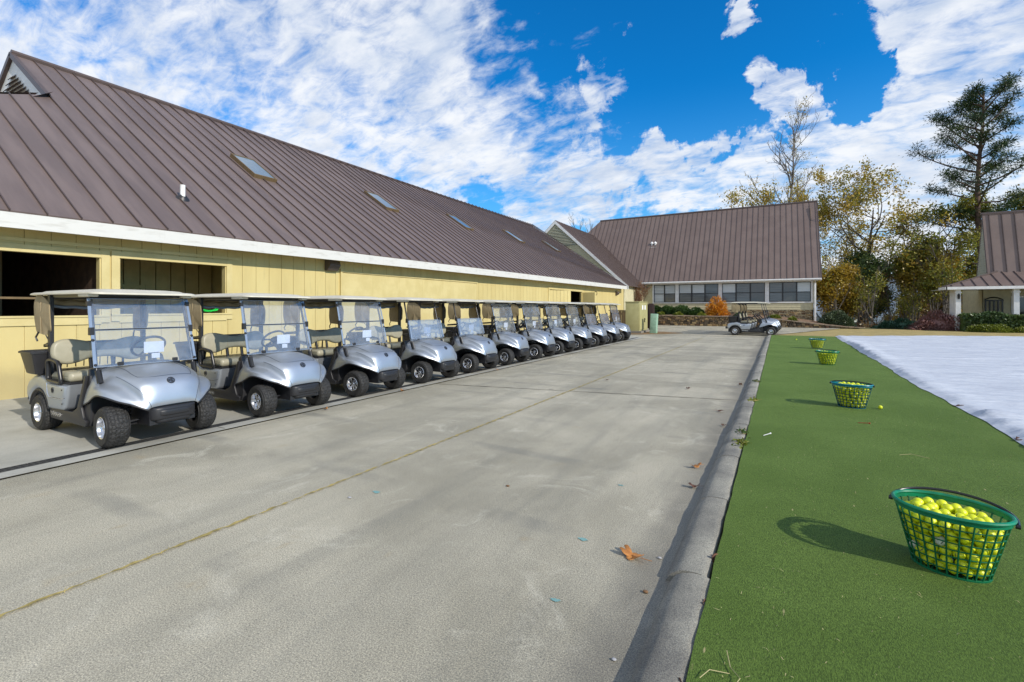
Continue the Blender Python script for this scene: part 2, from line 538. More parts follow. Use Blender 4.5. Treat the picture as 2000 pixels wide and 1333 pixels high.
def ground_mats():
    # ---- drive concrete
    m = bpy.data.materials.new('drive_concrete'); m.use_nodes = True
    t = NT(m.node_tree); b = m.node_tree.nodes['Principled BSDF']
    pos = t.n('ShaderNodeNewGeometry').outputs['Position']
    c = t.mix(t.ss(t.noise(pos, .45, 6, .62, .6), .32, .68), (.345, .32, .24), (.53, .49, .375))
    mp1 = t.n('ShaderNodeMapping'); t.link(pos, mp1.inputs[0]); mp1.inputs['Scale'].default_value = (2.4, .22, 1)
    c = t.mix(t.math('MULTIPLY', t.ss(t.noise(mp1.outputs[0], 1.0, 5, .62, .4), .40, .75), .38), c, (.20, .20, .17))
    c = t.mix(t.math('MULTIPLY', t.ss(t.noise(pos, 1.6, 6, .7, 1.0), .53, .72), .5), c, (.68, .64, .51))
    c = t.mix(t.math('MULTIPLY', t.ss(t.noise(pos, 3.0, 3, .5, .5), .66, .8), .35), c, (.40, .30, .15))
    fine = t.noise(pos, 120, 4, .8)
    c = t.mix(t.ss(fine, .30, .72, 0, 1), t.mix(1.0, c, (.52, .52, .54), 'MULTIPLY'), t.mix(1.0, c, (1.42, 1.40, 1.36), 'MULTIPLY'))
    vo = t.n('ShaderNodeTexVoronoi'); t.link(pos, vo.inputs['Vector']); vo.inputs['Scale'].default_value = 105
    sp = t.math('MULTIPLY', t.ss(vo.outputs['Distance'], .34, .16), t.ss(t.noise(pos, 30, 2), .46, .6))
    c = t.mix(t.math('MULTIPLY', sp, .6), c, (.09, .085, .08))
    # irregular dark oil spots
    vo2 = t.n('ShaderNodeTexVoronoi'); t.link(pos, vo2.inputs['Vector']); vo2.inputs['Scale'].default_value = .9
    c = t.mix(t.math('MULTIPLY', t.ss(t.math('ADD', vo2.outputs['Distance'], t.math('MULTIPLY', t.noise(pos, 9, 3), .12)), .115, .075), .55), c, (.08, .075, .07))
    # long arcing scuffs left by turning tyres
    wv = t.n('ShaderNodeTexWave', wave_type='RINGS'); t.link(t.vmath('ADD', pos, (14.0, -1.0, 0)), wv.inputs[0])
    wv.inputs['Scale'].default_value = .22; wv.inputs['Distortion'].default_value = 2.5; wv.inputs['Detail'].default_value = 2; wv.inputs['Detail Scale'].default_value = .5
    c = t.mix(t.math('MULTIPLY', t.math('MULTIPLY', t.ss(wv.outputs['Fac'], .93, 1.0), t.ss(t.noise(pos, .7, 3), .45, .65)), .4), c, (.13, .135, .125))
    # wet-dark strip of grime in the gutter beside the kerb
    sx = t.n('ShaderNodeSeparateXYZ'); t.link(pos, sx.inputs[0])
    gx = t.math('ADD', sx.outputs[0], t.math('MULTIPLY', t.math('SUBTRACT', t.noise(pos, 1.3, 5, .65), .5), .5))
    c = t.mix(t.math('MULTIPLY', t.math('MULTIPLY', t.ss(gx, -.92, -.62), t.ss(gx, 0.1, -.2)), .5), c, (.10, .095, .085))
    c = t.mix(t.ss(t.noise(pos, 160, 2, .7), .40, .60), t.mix(1.0, c, (.72, .72, .74), 'MULTIPLY'), t.mix(1.0, c, (1.14, 1.13, 1.1), 'MULTIPLY'))
    t.link(c, b.inputs['Base Color']); b.inputs['Roughness'].default_value = .82
    bn = t.n('ShaderNodeBump'); bn.inputs['Strength'].default_value = .35; bn.inputs['Distance'].default_value = .004
    t.link(t.math('ADD', fine, t.math('MULTIPLY', vo.outputs['Distance'], .6)), bn.inputs['Height']); t.link(bn.outputs[0], b.inputs['Normal'])
    M['drive'] = m
    # ---- apron (smoother, lighter slab under the carts)
    m = bpy.data.materials.new('apron_concrete'); m.use_nodes = True
    t = NT(m.node_tree); b = m.node_tree.nodes['Principled BSDF']
    pos = t.n('ShaderNodeNewGeometry').outputs['Position']
    c = t.mix(t.ss(t.noise(pos, .8, 6, .62, .5), .3, .7), (.36, .35, .30), (.50, .49, .43))
    c = t.mix(t.math('MULTIPLY', t.ss(t.noise(pos, 2.6, 6, .7), .5, .75), .35), c, (.26, .24, .19))
    c = t.mix(t.ss(t.noise(pos, 60, 3, .7), .3, .7), t.mix(1.0, c, (.88, .88, .88), 'MULTIPLY'), c)
    t.link(c, b.inputs['Base Color']); b.inputs['Roughness'].default_value = .7
    bn = t.n('ShaderNodeBump'); bn.inputs['Strength'].default_value = .2; bn.inputs['Distance'].default_value = .004
    t.link(t.noise(pos, 50, 4, .7), bn.inputs['Height']); t.link(bn.outputs[0], b.inputs['Normal'])
    M['apron'] = m
    # ---- kerb
    m = bpy.data.materials.new('kerb_concrete'); m.use_nodes = True
    t = NT(m.node_tree); b = m.node_tree.nodes['Principled BSDF']
    pos = t.n('ShaderNodeNewGeometry').outputs['Position']
    c = t.mix(t.ss(t.noise(pos, 2.2, 6, .65), .3, .7), (.20, .19, .165), (.37, .35, .29))
    fn = t.noise(pos, 150, 4, .8)
    c = t.mix(t.ss(fn, .36, .66), t.mix(1.0, c, (.55, .55, .58), 'MULTIPLY'), t.mix(1.0, c, (1.3, 1.3, 1.25), 'MULTIPLY'))
    t.link(c, b.inputs['Base Color']); b.inputs['Roughness'].default_value = .9
    bn = t.n('ShaderNodeBump'); bn.inputs['Strength'].default_value = .8; bn.inputs['Distance'].default_value = .008
    t.link(fn, bn.inputs['Height']); t.link(bn.outputs[0], b.inputs['Normal'])
    M['kerb'] = m
    # ---- artificial turf
    m = bpy.data.materials.new('turf_mat'); m.use_nodes = True
    t = NT(m.node_tree); b = m.node_tree.nodes['Principled BSDF']
    pos = t.n('ShaderNodeNewGeometry').outputs['Position']
    c = t.mix(t.ss(t.noise(pos, .9, 5, .6, .3), .3, .7), (.078, .134, .018), (.106, .172, .030))
    mpt = t.n('ShaderNodeMapping'); t.link(pos, mpt.inputs[0]); mpt.inputs['Scale'].default_value = (1, .25, 1)
    fn = t.noise(mpt.outputs[0], 260, 3, .8)
    c = t.mix(t.ss(fn, .36, .64), t.mix(1.0, c, (.50, .53, .48), 'MULTIPLY'), t.mix(1.0, c, (1.45, 1.4, 1.5), 'MULTIPLY'))
    vo = t.n('ShaderNodeTexVoronoi'); t.link(mpt.outputs[0], vo.inputs['Vector']); vo.inputs['Scale'].default_value = 14
    c = t.mix(t.math('MULTIPLY', t.ss(vo.outputs['Distance'], .09, .04), t.ss(t.noise(pos, 6, 2), .5, .6)), c, (.38, .34, .16))
    t.link(c, b.inputs['Base Color']); b.inputs['Roughness'].default_value = .9
    b.inputs['Specular IOR Level'].default_value = .25
    b.inputs['Sheen Weight'].default_value = .08; b.inputs['Sheen Tint'].default_value = (.6, .9, .35, 1); b.inputs['Sheen Roughness'].default_value = .4
    bn = t.n('ShaderNodeBump'); bn.inputs['Strength'].default_value = .9; bn.inputs['Distance'].default_value = .012
    t.link(fn, bn.inputs['Height']); t.link(bn.outputs[0], b.inputs['Normal'])
    M['turf'] = m
    M['lawn'] = mat('dormant_lawn', (.42, .32, .125), .95, col2=(.30, .235, .085), scale=1.4, detail=8, coords='World', bump=.6, bscale=30, bdist=.03)
    M['mulch'] = mat('mulch', (.26, .165, .10), .95, col2=(.15, .09, .055), scale=9, detail=8, coords='World', bump=1, bscale=14, bdist=.06)
    M['litter'] = mat('leaf_litter', (.30, .17, .07), .95, col2=(.14, .10, .05), scale=9, detail=8, coords='World', bump=1, bscale=20, bdist=.05)
    M['cover'] = mat('woven_cover', (.56, .59, .64), .75, col2=(.47, .50, .56), scale=2.5, detail=8, stretch=(.45, 1.6, 1), coords='World', bump=.55, bscale=4.5, bdist=.10)
    M['slope'] = mat('wooded_slope', (.22, .18, .10), .95, col2=(.11, .10, .06), scale=.25, detail=9, coords='World', bump=1, bscale=1.2, bdist=.5)
    M['hill'] = mat('distant_hill', (.17, .21, .26), .95, col2=(.10, .13, .14), scale=.04, detail=10, coords='World', bump=1, bscale=.12, bdist=4)  # blue-grey base puts the haze of distance into the hill colour


ground_mats()
M['seam'] = mat('dry_grass_seam', (.46, .36, .12), .95, col2=(.26, .21, .07), scale=14, coords='World')
M['joint'] = mat('joint_dirt', (.10, .085, .055), .95, coords='World')
M['drain'] = mat('drain_metal', (.05, .05, .05), .6, metal=.3)
M['void'] = mat('drain_gap', (.01, .01, .01), .9)

# ------------------------------------------------------------ the ground, drive, kerb, turf
rng = random.Random(7)


def lawn_h(x, y):
    zv = -0.03
    a = max(0.0, y - 47.5)
    zv -= min(14.0, a * .16) * min(1, max(0, (x + 30) / 25 if x < -5 else 1))
    if y > 150:
        zv = zv
    return zv


g = MB()
xs = [-700, -300, -120, -60, -30, -15, -5, 0, 3, 8, 14, 22, 35, 60, 120, 300, 700]
ys = [-400, -100, -30, 0, 15, 30, 44, 47.5, 50, 54, 60, 70, 85, 105, 135, 200, 400, 900, 1500]
vs = [(x, y, lawn_h(x, y)) for y in ys for x in xs]
nx = len(xs)
fs = [(j * nx + i, j * nx + i + 1, (j + 1) * nx + i + 1, (j + 1) * nx + i) for j in range(len(ys) - 1) for i in range(nx - 1)]
g.add(vs, fs)
# lawn / slope split by material along y
o = g.build('lawn', [M['lawn'], M['slope']])
for p in o.data.polygons:
    cy = sum(o.data.vertices[v].co.y for v in p.vertices) / len(p.vertices)
    p.material_index = 1 if cy > 47.5 else 0
tag(o, kind='structure')

# far hills
for k, (yy, hh, x0, x1, seed) in enumerate([(330, 16, -320, 520, 1), (560, 40, -500, 900, 2)]):
    g = MB(); r2 = random.Random(seed); ph = [r2.uniform(0, 6) for _ in range(6)]
    def hf(u, v, yy=yy, hh=hh, x0=x0, x1=x1, ph=ph):
        x = x0 + (x1 - x0) * u; y = yy + 140 * v
        prof = math.sin(PI * min(1, v * 1.0)) ** .7 if 0 < v < 1 else 0
        hgt = hh * (.72 + .14 * math.sin(x * .011 + ph[0]) + .08 * math.sin(x * .03 + ph[1]) + .03 * math.sin(x * .11 + ph[2]) + .02 * math.sin(x * .31 + ph[3]))
        return (x, y, -15 + (hgt + 15) * prof)
    g.grid(hf, 160, 14)
    tag(g.build('hills', M['hill'], smooth=60), kind='structure')

# drive: polygon sheet
g = MB()
dr = [(-6.12, -20), (-.5, -20), (-.5, 30.6), (4.2, 44.0), (-10.2, 44.0), (-30, 44.5), (-30, 24.0), (-6.12, 24.0)]
g.add([(x, y, .0) for x, y in dr], [tuple(range(len(dr)))])
tag(g.build('drive', M['drive']), kind='structure')
g = MB()
g.add([(x, y, .004) for x, y in ((-30, -20), (-6.16, -20), (-6.16, 25.2), (-7.4, 27.0), (-11.4, 27.0), (-30, 27.0))], [(0, 1, 2, 3, 4, 5)])
tag(g.build('apron', M['apron']), kind='structure')
# narrow joint between apron and drive, and slab joints
g = MB()
r3 = random.Random(4)


def strip(g, x0, y0, x1, y1, wd, z, jit=.3, n=None):
    L = math.hypot(x1 - x0, y1 - y0); n = n or max(4, int(L / .12))
    ux, uy = (x1 - x0) / L, (y1 - y0) / L
    vs = []
    for i in range(n + 1):
        t = i / n; a = wd * (.5 + jit * (r3.random() - .5) * 2); b = wd * (.5 + jit * (r3.random() - .5) * 2)
        x = x0 + (x1 - x0) * t; y = y0 + (y1 - y0) * t
        vs += [(x - uy * a, y + ux * a, z), (x + uy * b, y - ux * b, z)]
    g.add(vs, [(2 * i, 2 * i + 1, 2 * i + 3, 2 * i + 2) for i in range(n)])


strip(g, -.54, 8.84, -6.1, 7.75, .022, .006)
strip(g, -.54, 18.97, -6.1, 17.7, .03, .006)
strip(g, -.54, 28.9, -6.1, 27.6, .04, .006)
strip(g, -.54, -.6, -6.1, -1.6, .02, .006)
strip(g, -6.14, -6, -6.14, 25, .012, .008)
for yj in (-.4, 3.55, 7.0, 10.5, 14, 17.5):
    strip(g, -6.2, yj, -11.3, yj, .008, .008, .1)
tag(g.build('pavement_joints', M['joint']), kind='structure')
g = MB()
strip(g, -3.40, -3, -3.40, 26.2, .021, .010, .6, 900)
# little tufts of dead grass poking out of the seam
for i in range(1100):
    y = r3.uniform(.5, 20); 
    if (math.sin(y * 1.7) + math.sin(y * .61 + 2)) < r3.uniform(-1.6, 1.2): continue
    x = -3.40 + r3.gauss(0, .012); a = r3.uniform(0, 6.28); l = r3.uniform(.008, .022)
    dx, dy = math.cos(a) * l, math.sin(a) * l; wx, wy = -math.sin(a) * .002, math.cos(a) * .002
    g.add([(x - wx, y - wy, .008), (x + wx, y + wy, .008), (x + dx, y + dy, .010 + r3.uniform(.0, .018))], [(0, 1, 2)])
tag(g.build('grass_seam', M['seam']), 'dry yellow grass growing in the long seam of the concrete drive', 'grass', kind='stuff')
# slot drain
g = MB()
g.box(-6.49, -6.39, -6, 24.5, .004, .0075, 1)
for dx in (-6.497, -6.44, -6.383):
    g.box(dx - .009, dx + .009, -6, 24.5, .005, .011, 0)
for i in range(0, 620):
    y = -5.9 + i * .05
    g.box(-6.488, -6.392, y, y + .022, .005, .0095, 0)
tag(g.build('trench_drain', [M['drain'], M['void']]), 'long narrow black trench drain grate set in the apron under the carts', 'drain')

# kerb: worn segments with open joints
kg = MB()
y = -8.0
kp = [(-.56, -.02), (-.545, .012), (-.515, .052), (-.475, .078), (-.43, .085), (-.37, .085), (-.335, .078), (-.322, .06), (-.322, -.02)]
while y < 29.4:
    L = r3.choice([1.2, 1.5, 1.5, 1.8]); y1 = min(y + L, 29.6); off = r3.uniform(-.012, .012); n = max(2, int((y1 - y) / .1))
    rows = []
    for i in range(n + 1):
        yy = y + (y1 - y - .014) * i / n
        rows.append([(x + off + r3.gauss(0, .002), yy, z + (r3.gauss(0, .0025) if 0 < j < 8 else 0)) for j, (x, z) in enumerate(kp)])
    m = len(kp)
    vs = [p for r_ in rows for p in r_]
    fs = [(i * m + j, i * m + j + 1, (i + 1) * m + j + 1, (i + 1) * m + j) for i in range(n) for j in range(m - 1)]
    fs += [tuple(range(m - 1, -1, -1)), tuple(range(n * m, n * m + m))]
    kg.add(vs, fs)
    y = y1
tag(kg.build('kerb', M['kerb'], smooth=50), kind='structure')
# turf slab
g = MB()
nn = 260
vs = []
for i in range(nn + 1):
    yy = -8 + (29.5 + 8) * i / nn; j1 = .006 * math.sin(i * 1.3) + r3.gauss(0, .003); j2 = .03 * math.sin(yy * .9) + r3.gauss(0, .008)
    xr = 2.37 + j2 + (.25 * max(0, (yy - 12) / 18))
    xl = -.319 + j1 * .4
    vs += [(xl, yy, 0), (xl, yy, .085), (xl + .9, yy, .088), (xl + 1.8, yy, .086), (xr, yy, .085), (xr + .02, yy, .0)]
g.add(vs, [(i * 6 + k, i * 6 + k + 1, i * 6 + k + 7, i * 6 + k + 6) for i in range(nn) for k in range(5)])
g.add(vs[-6:], [tuple(range(6))])
o = g.build('artificial_turf', M['turf'])
tag(o, kind='structure')

# white cover sheet with real wrinkles
nxx, nyy = 150, 260
ux = np.linspace(0, 1, nxx) ** 1.5
vy = np.linspace(0, 1, nyy)
XX, YY = np.meshgrid(ux, vy)
far = 29.6 + (XX * 24) * .47
y0_ = 1.0
YYw = y0_ + (far - y0_) * YY ** 1.25
xe = 2.29 + .022 * np.sin(YYw * .9) + .25 * np.clip((YYw - 12) / 18, 0, 1) + .014 * np.sin(YYw * 3.1 + 1) + .008 * np.sin(YYw * 7.7)
XXw = xe + XX * 24


def nz(x, y, seed, ax, ay, n=10):
    rs = np.random.RandomState(seed); o_ = np.zeros_like(x)
    for i in range(n):
        kx, ky = rs.normal(0, ax), rs.normal(0, ay)
        o_ += np.sin(x * kx + y * ky + rs.uniform(0, 6.28) + 1.2 * np.sin(x * .7 * ax + y * .3 + i))
    return o_ / n


H = .105 + .05 * np.abs(nz(XXw, YYw, 1, .8, 3.4)) + .045 * nz(XXw, YYw, 2, 1.6, 9.0) + .05 * nz(XXw, YYw, 3, .25, .6)
edge = np.clip((XXw - xe) / .22, 0, 1)
H = .093 + (np.maximum(H - .088, 0) + .02) * np.clip(edge * 1.6, 0, 1) * (1 + .5 * np.exp(-((XXw - xe - .25) / .2) ** 2))
H = np.maximum(H, .012)
H[-1, :] = .0
o_v = np.stack([XXw, YYw, H], -1).reshape(-1, 3)
idx = np.arange(nxx * nyy).reshape(nyy, nxx)
q = np.stack([idx[:-1, :-1], idx[:-1, 1:], idx[1:, 1:], idx[1:, :-1]], -1).reshape(-1, 4)
g = MB(); g.v = [tuple(p) for p in o_v]; g.f = [tuple(int(a) for a in r_) for r_ in q]; g.m = [0] * len(g.f)
tag(g.build('frost_cover', M['cover'], smooth=80), 'large wrinkled white woven cover sheet spread over the green beside the turf', 'cover sheet')

# ------------------------------------------------------------ standing seam roof helper
def seam_roof(name, p_eave0, p_eave1, p_ridge0, p_ridge1, spacing, mats, parent, thick=.06, sh=.036, sw=.017, extra=None):
    """quad roof plane with ribs running from eave to ridge; corners as vectors"""
    e0, e1, r0, r1 = [Vector(p) for p in (p_eave0, p_eave1, p_ridge0, p_ridge1)]
    g = MB()
    nrm = (e1 - e0).cross(r0 - e0) if (r0 - e0).length > .01 else (e1 - e0).cross(r1 - e0)
    nrm.normalize()
    if nrm.z < 0: nrm = -nrm
    dn = nrm * thick
    ring_ = [e0, e1, r1, r0] + ([Vector(extra)] if extra else [])
    m_ = len(ring_)
    g.add(ring_ + [p - dn for p in ring_], [tuple(range(m_)), tuple(range(2 * m_ - 1, m_ - 1, -1))] + [(i, m_ + i, m_ + (i + 1) % m_, (i + 1) % m_) for i in range(m_)], 0)
    ed = (e1 - e0); L = ed.length; ed = ed / L
    up = nrm.cross(ed); up.normalize()
    if up.z < 0: up = -up
    # 2D coordinates
    def uv(p): return ((p - e0).dot(ed), (p - e0).dot(up))
    poly = [uv(p) for p in ring_]
    us = [p[0] for p in poly]
    u = min(us) + spacing * .5
    while u < max(us):
        hits = []
        for i in range(m_):
            (ua, va), (ub, vb) = poly[i], poly[(i + 1) % m_]
            if (ua - u) * (ub - u) < 0:
                hits.append(va + (vb - va) * (u - ua) / (ub - ua))
        if len(hits) >= 2:
            a, b = min(hits), max(hits)
            if b - a > .05:
                A = e0 + ed * u + up * (a - .01); B = e0 + ed * u + up * b
                vs = []
                for P in (A, B):
                    for s_, t_ in ((-1, -.01), (1, -.01), (1, sh), (-1, sh)):
                        vs.append(P + ed * s_ * sw / 2 + nrm * t_)
                g.add(vs, [(0, 1, 2, 3), (7, 6, 5, 4), (0, 4, 5, 1), (1, 5, 6, 2), (2, 6, 7, 3), (3, 7, 4, 0)], 1)
        u += spacing
    return g.build(name, mats, parent)


# ------------------------------------------------------------ cart shed
SX = -11.4
EZ = lambda y: 3.09 + .0066 * y
shed = empty('cart_barn', (0, 0, 0))
tag(shed, 'long yellow board barn with brown metal roof and white fascia behind the carts', 'barn')
RX, RZ = -19.6, 9.0
Y0, Y1 = -2.5, 38.95
gx0 = -17.0; gz0 = EZ(4) + (RZ - EZ(4)) * ((-10.9 - gx0) / 8.7)
seam_roof('roof', (-10.9, Y0, EZ(Y0) + .03), (-10.9, Y1, EZ(Y1) + .03), (RX, 5.10, RZ), (RX, Y1, RZ), .46, [M['roof'], M['roof2']], shed, extra=(gx0, 5.10, gz0))
# the far pitch
seam_roof('roof', (2 * RX + 10.9, Y1, 3.2), (2 * RX + 10.9, 5.10, 3.2), (RX, Y1, RZ), (RX, 5.10, RZ), .9, [M['roof'], M['roof2']], shed)
# hip end facing the camera side (out of frame mostly)
g = MB()
g.add([(-10.9, Y0, EZ(Y0) + .02), (2 * RX + 10.9, Y0, 3.1), (2 * RX - gx0, 4.9, gz0 - .02), (gx0, 4.9, gz0 - .02)], [(0, 3, 2, 1)])
g.build('roof', M['roof'], shed)
# gablet with louvre
gb = MB()
yy = 5.13
apex = (RX, RZ - .05)
wv = [(gx0, gz0), (2 * RX - gx0, gz0), apex]
gb.slab([(x, z) for x, z in wv], yy - .03, yy + .1, 0, 'y')
gab = gb.build('gable_panel', M['white'], shed)
lv = MB()
hh_ = RZ - gz0
for k in range(9):
    z0 = gz0 + .12 + k * .13; wv_ = (1 - (z0 - gz0) / hh_) * (RX - gx0 if RX > gx0 else gx0 - RX) - .85
    if wv_ < .06: break
    lv.add([(RX - wv_, yy - .10, z0), (RX + wv_, yy - .10, z0), (RX + wv_, yy - .04, z0 + .09), (RX - wv_, yy - .04, z0 + .09), (RX - wv_, yy - .085, z0 - .01), (RX + wv_, yy - .085, z0 - .01)], [(0, 1, 2, 3), (0, 4, 5, 1)])
lv.build('louvre', M['inner_dark'], gab)
fl = MB()
for s_ in (1, -1):
    a = Vector((gx0 if s_ == 1 else 2 * RX - gx0, yy - .12, gz0)); b = Vector((RX, yy - .12, RZ))
    dirv = (b - a).normalized(); nv = Vector((-dirv.z, 0, dirv.x)) * (-s_)
    nv = Vector((0, 0, 1)) - dirv * dirv.z; nv.normalize()
    P = [a - dirv * .1 + nv * .04, b + nv * .04, b - nv * .10, a - dirv * .1 - nv * .10]
    fl.add(P + [p + Vector((0, .10, 0)) for p in P], [(0, 1, 2, 3), (7, 6, 5, 4), (0, 4, 5, 1), (2, 6, 7, 3), (1, 5, 6, 2), (3, 7, 4, 0)])
fl.build('rake_trim', M['roof2'], shed)
fl = MB()
fl.add([(gx0 + .55, yy - .6, gz0 - .42), (2 * RX - gx0 - .55, yy - .6, gz0 - .42), (2 * RX - gx0 - .3, yy - .02, gz0 + .03), (gx0 + .3, yy - .02, gz0 + .03),
        (gx0 + .55, yy - .6, gz0 - .5), (2 * RX - gx0 - .55, yy - .6, gz0 - .5)], [(0, 3, 2, 1), (0, 1, 5, 4)])
fl.build('flashing', M['roof'], shed)
fl = MB()
fl.tube([(RX, 5.05, RZ + .03), (RX, Y1 + .05, RZ + .03)], .09, 8)
fl.build('ridge_cap', M['roof2'], shed)
# far gable rake board and wall
fl = MB()
fl.add([(-10.88, Y1, EZ(Y1) - .2), (-10.88, Y1 + .05, EZ(Y1) - .2), (RX, Y1, RZ - .2), (RX, Y1 + .05, RZ - .2), (-10.88, Y1, EZ(Y1) + .06), (-10.88, Y1 + .05, EZ(Y1) + .06), (RX, Y1, RZ + .06), (RX, Y1 + .05, RZ + .06)],
       [(0, 2, 6, 4), (1, 5, 7, 3), (0, 1, 3, 2), (4, 6, 7, 5)])
fl.build('rake_board', M['white'], shed)
# fascia
f_ = MB()
f_.add([(-10.88, Y0, EZ(Y0) - .25), (-10.88, Y1, EZ(Y1) - .26), (-10.88, Y1, EZ(Y1) - .0), (-10.88, Y0, EZ(Y0) - .0),
        (-10.93, Y0, EZ(Y0) - .25), (-10.93, Y1, EZ(Y1) - .26), (-10.93, Y1, EZ(Y1) - .0), (-10.93, Y0, EZ(Y0) - .0)],
       [(0, 1, 2, 3), (7, 6, 5, 4), (0, 4, 5, 1), (2, 6, 7, 3), (1, 5, 6, 2), (3, 7, 4, 0)])
f_.build('fascia', M['fascia'], shed)
f_ = MB()
f_.add([(-10.93, Y0, EZ(Y0) - .22), (-10.93, Y1, EZ(Y1) - .22), (SX, Y1, EZ(Y1) - .16), (SX, Y0, EZ(Y0) - .16)], [(0, 1, 2, 3)])
f_.build('soffit', M['yellow_trim'], shed)
# front wall of vertical boards with real grooves; openings given as (y0,y1,z0,z1)
OPEN = [(1.3, 4.17, 1.40, 2.52), (4.46, 6.56, 1.42, 2.54), (24.74, 29.9, .0, 2.62)]
wl = MB()
PW = .35
y = Y0
while y < 39.7:
    a, b = y + .005, min(y + PW, 39.75) - .005
    segs = [(a, b, .0, EZ(y) - .05)]
    for (oy0, oy1, oz0, oz1) in OPEN:
        ns = []
        for (sa, sb, z0, z1) in segs:
            if sb <= oy0 or sa >= oy1:
                ns.append((sa, sb, z0, z1)); continue
            if sa < oy0: ns.append((sa, oy0, z0, z1)); sa = oy0
            if sb > oy1: ns.append((oy1, sb, z0, z1)); sb = oy1
            if oz0 > z0 + .01: ns.append((sa, sb, z0, oz0))
            if oz1 < z1: ns.append((sa, sb, oz1, z1))
        segs = ns
    for (sa, sb, z0, z1) in segs:
        if sb - sa > .004: wl.box(SX - .02, SX, sa, sb, z0, z1)
    y += PW
# backing (dark inside the grooves)
for (a, b, z0, z1) in [(Y0, 1.3, 0, 3.0), (1.3, 4.17, 0, 1.40), (1.3, 4.17, 2.52, 3.0), (4.17, 4.46, 0, 3.0), (4.46, 6.56, 0, 1.42), (4.46, 6.56, 2.54, 3.0), (6.56, 24.74, 0, 3.05), (24.74, 29.9, 2.62, 3.1), (29.9, 39.75, 0, 3.15)]:
    wl.box(SX - .12, SX - .016, a, b, z0, z1, 1)
wl.box(SX - 8, SX - .02, 39.6, 39.75, 0, 3.2)
wl.box(SX - 8, SX - .02, Y0, Y0 + .1, 0, 3.0)
wl.build('wall', [M['yellow'], M['yellow_trim']], shed)
# trim round the openings
for (a, b, z0, z1) in OPEN[:2]:
    t = MB()
    wd = .13
    t.box(SX, SX + .03, a - wd, a, z0 - wd, z1 + wd)
    t.box(SX, SX + .03, b, b + wd, z0 - wd, z1 + wd)
    t.box(SX, SX + .027, a, b, z1, z1 + wd)
    t.box(SX, SX + .027, a, b, z0 - wd - .03, z0)
    t.box(SX - .14, SX - .0, a - .0, a + .02, z0, z1)
    t.box(SX - .14, SX - .0, b - .02, b + .0, z0, z1)
    t.box(SX - .16, SX + .045, a - wd, b + wd, z0 - .02, z0 + .012)
    t.build('opening_frame', M['yellow_trim'], shed)
t = MB()
t.box(SX + .0, SX + .025, Y0, 6.9, 2.70, 2.76)
t.build('trim_board', M['yellow_trim'], shed)
# big flat sliding door panel with frame
t = MB()
t.box(SX, SX + .035, 9.98, 17.2, .05, 2.6)
t.box(SX, SX + .06, 9.90, 9.96, .05, 2.72)
t.box(SX, SX + .05, 9.96, 17.3, 2.62, 2.66)
dd = t.build('sliding_door', M['yellow_trim'], shed)
t = MB()
for k in range(4):
    t.box(SX + .035, SX + .037, 9.98 + 1.22 * (k + 1) , 9.985 + 1.22 * (k + 1), .1, 2.58)
t.build('panel_joint', M['yellow'], dd)
# far doorway: frame, two ajar leaves
t = MB()
t.box(SX, SX + .05, 24.6, 24.74, 0, 2.74); t.box(SX, SX + .05, 29.9, 30.05, 0, 2.74); t.box(SX, SX + .045, 24.74, 29.9, 2.62, 2.74)
t.build('door_frame', M['yellow_trim'], shed)
t = MB()
Md = Matrix.Translation((SX, 24.74, 0)) @ Matrix.Rotation(R(-12), 4, 'Z')
for k in range(6): t.box(-.02, .03, .02 + k * .36, .36 + k * .36, .05, 2.58, M=Md)
t.build('door', M['yellow'], shed)
t = MB()
Md = Matrix.Translation((SX, 29.9, 0)) @ Matrix.Rotation(R(80), 4, 'Z')
t.box(-.03, .03, 0, .02, .05, 2.58, M=Md)
t.box(SX, SX + .9, 29.93, 29.97, .05, 2.58)
t.build('door', M['yellow'], shed)
# interior
t = MB()
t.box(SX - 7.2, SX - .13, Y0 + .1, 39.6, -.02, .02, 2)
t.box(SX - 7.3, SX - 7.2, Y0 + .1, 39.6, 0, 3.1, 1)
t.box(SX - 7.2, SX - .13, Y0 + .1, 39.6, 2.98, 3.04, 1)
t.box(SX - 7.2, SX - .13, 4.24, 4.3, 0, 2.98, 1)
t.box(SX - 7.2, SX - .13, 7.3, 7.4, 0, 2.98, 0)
t.build('interior', [M['inner_yellow'], M['inner_dark'], M['shedfloor']], shed)
t = MB()
for k in range(9): t.box(SX - 1.92, SX - 1.9, 4.31 + k * .33, 4.62 + k * .33, .02, 2.97)
t.box(SX - 1.9, SX - 1.86, 4.9, 4.98, 0, 2.1); t.box(SX - 1.9, SX - 1.86, 5.72, 5.8, 0, 2.1); t.box(SX - 1.9, SX - 1.87, 4.98, 5.72, 2.02, 2.1)
t.build('partition', M['inner_yellow'], shed)
t = MB()
t.box(SX - 1.2, SX - 1.1, Y0 + .2, 4.2, 1.72, 1.76); t.box(SX - 2.0, SX - 1.9, 1.6, 1.7, 0, 2.9); t.box(SX - 2.0, SX - 1.9, 3.2, 3.3, 0, 2.9)
Mb = Matrix.Translation((SX - 1.5, 2.5, 1.4)) @ Matrix.Rotation(R(25), 4, 'X')
t.box(-.05, .05, -.05, .05, -.6, 1.2, M=Mb)
t.build('shelf_frame', M['wood'], shed)

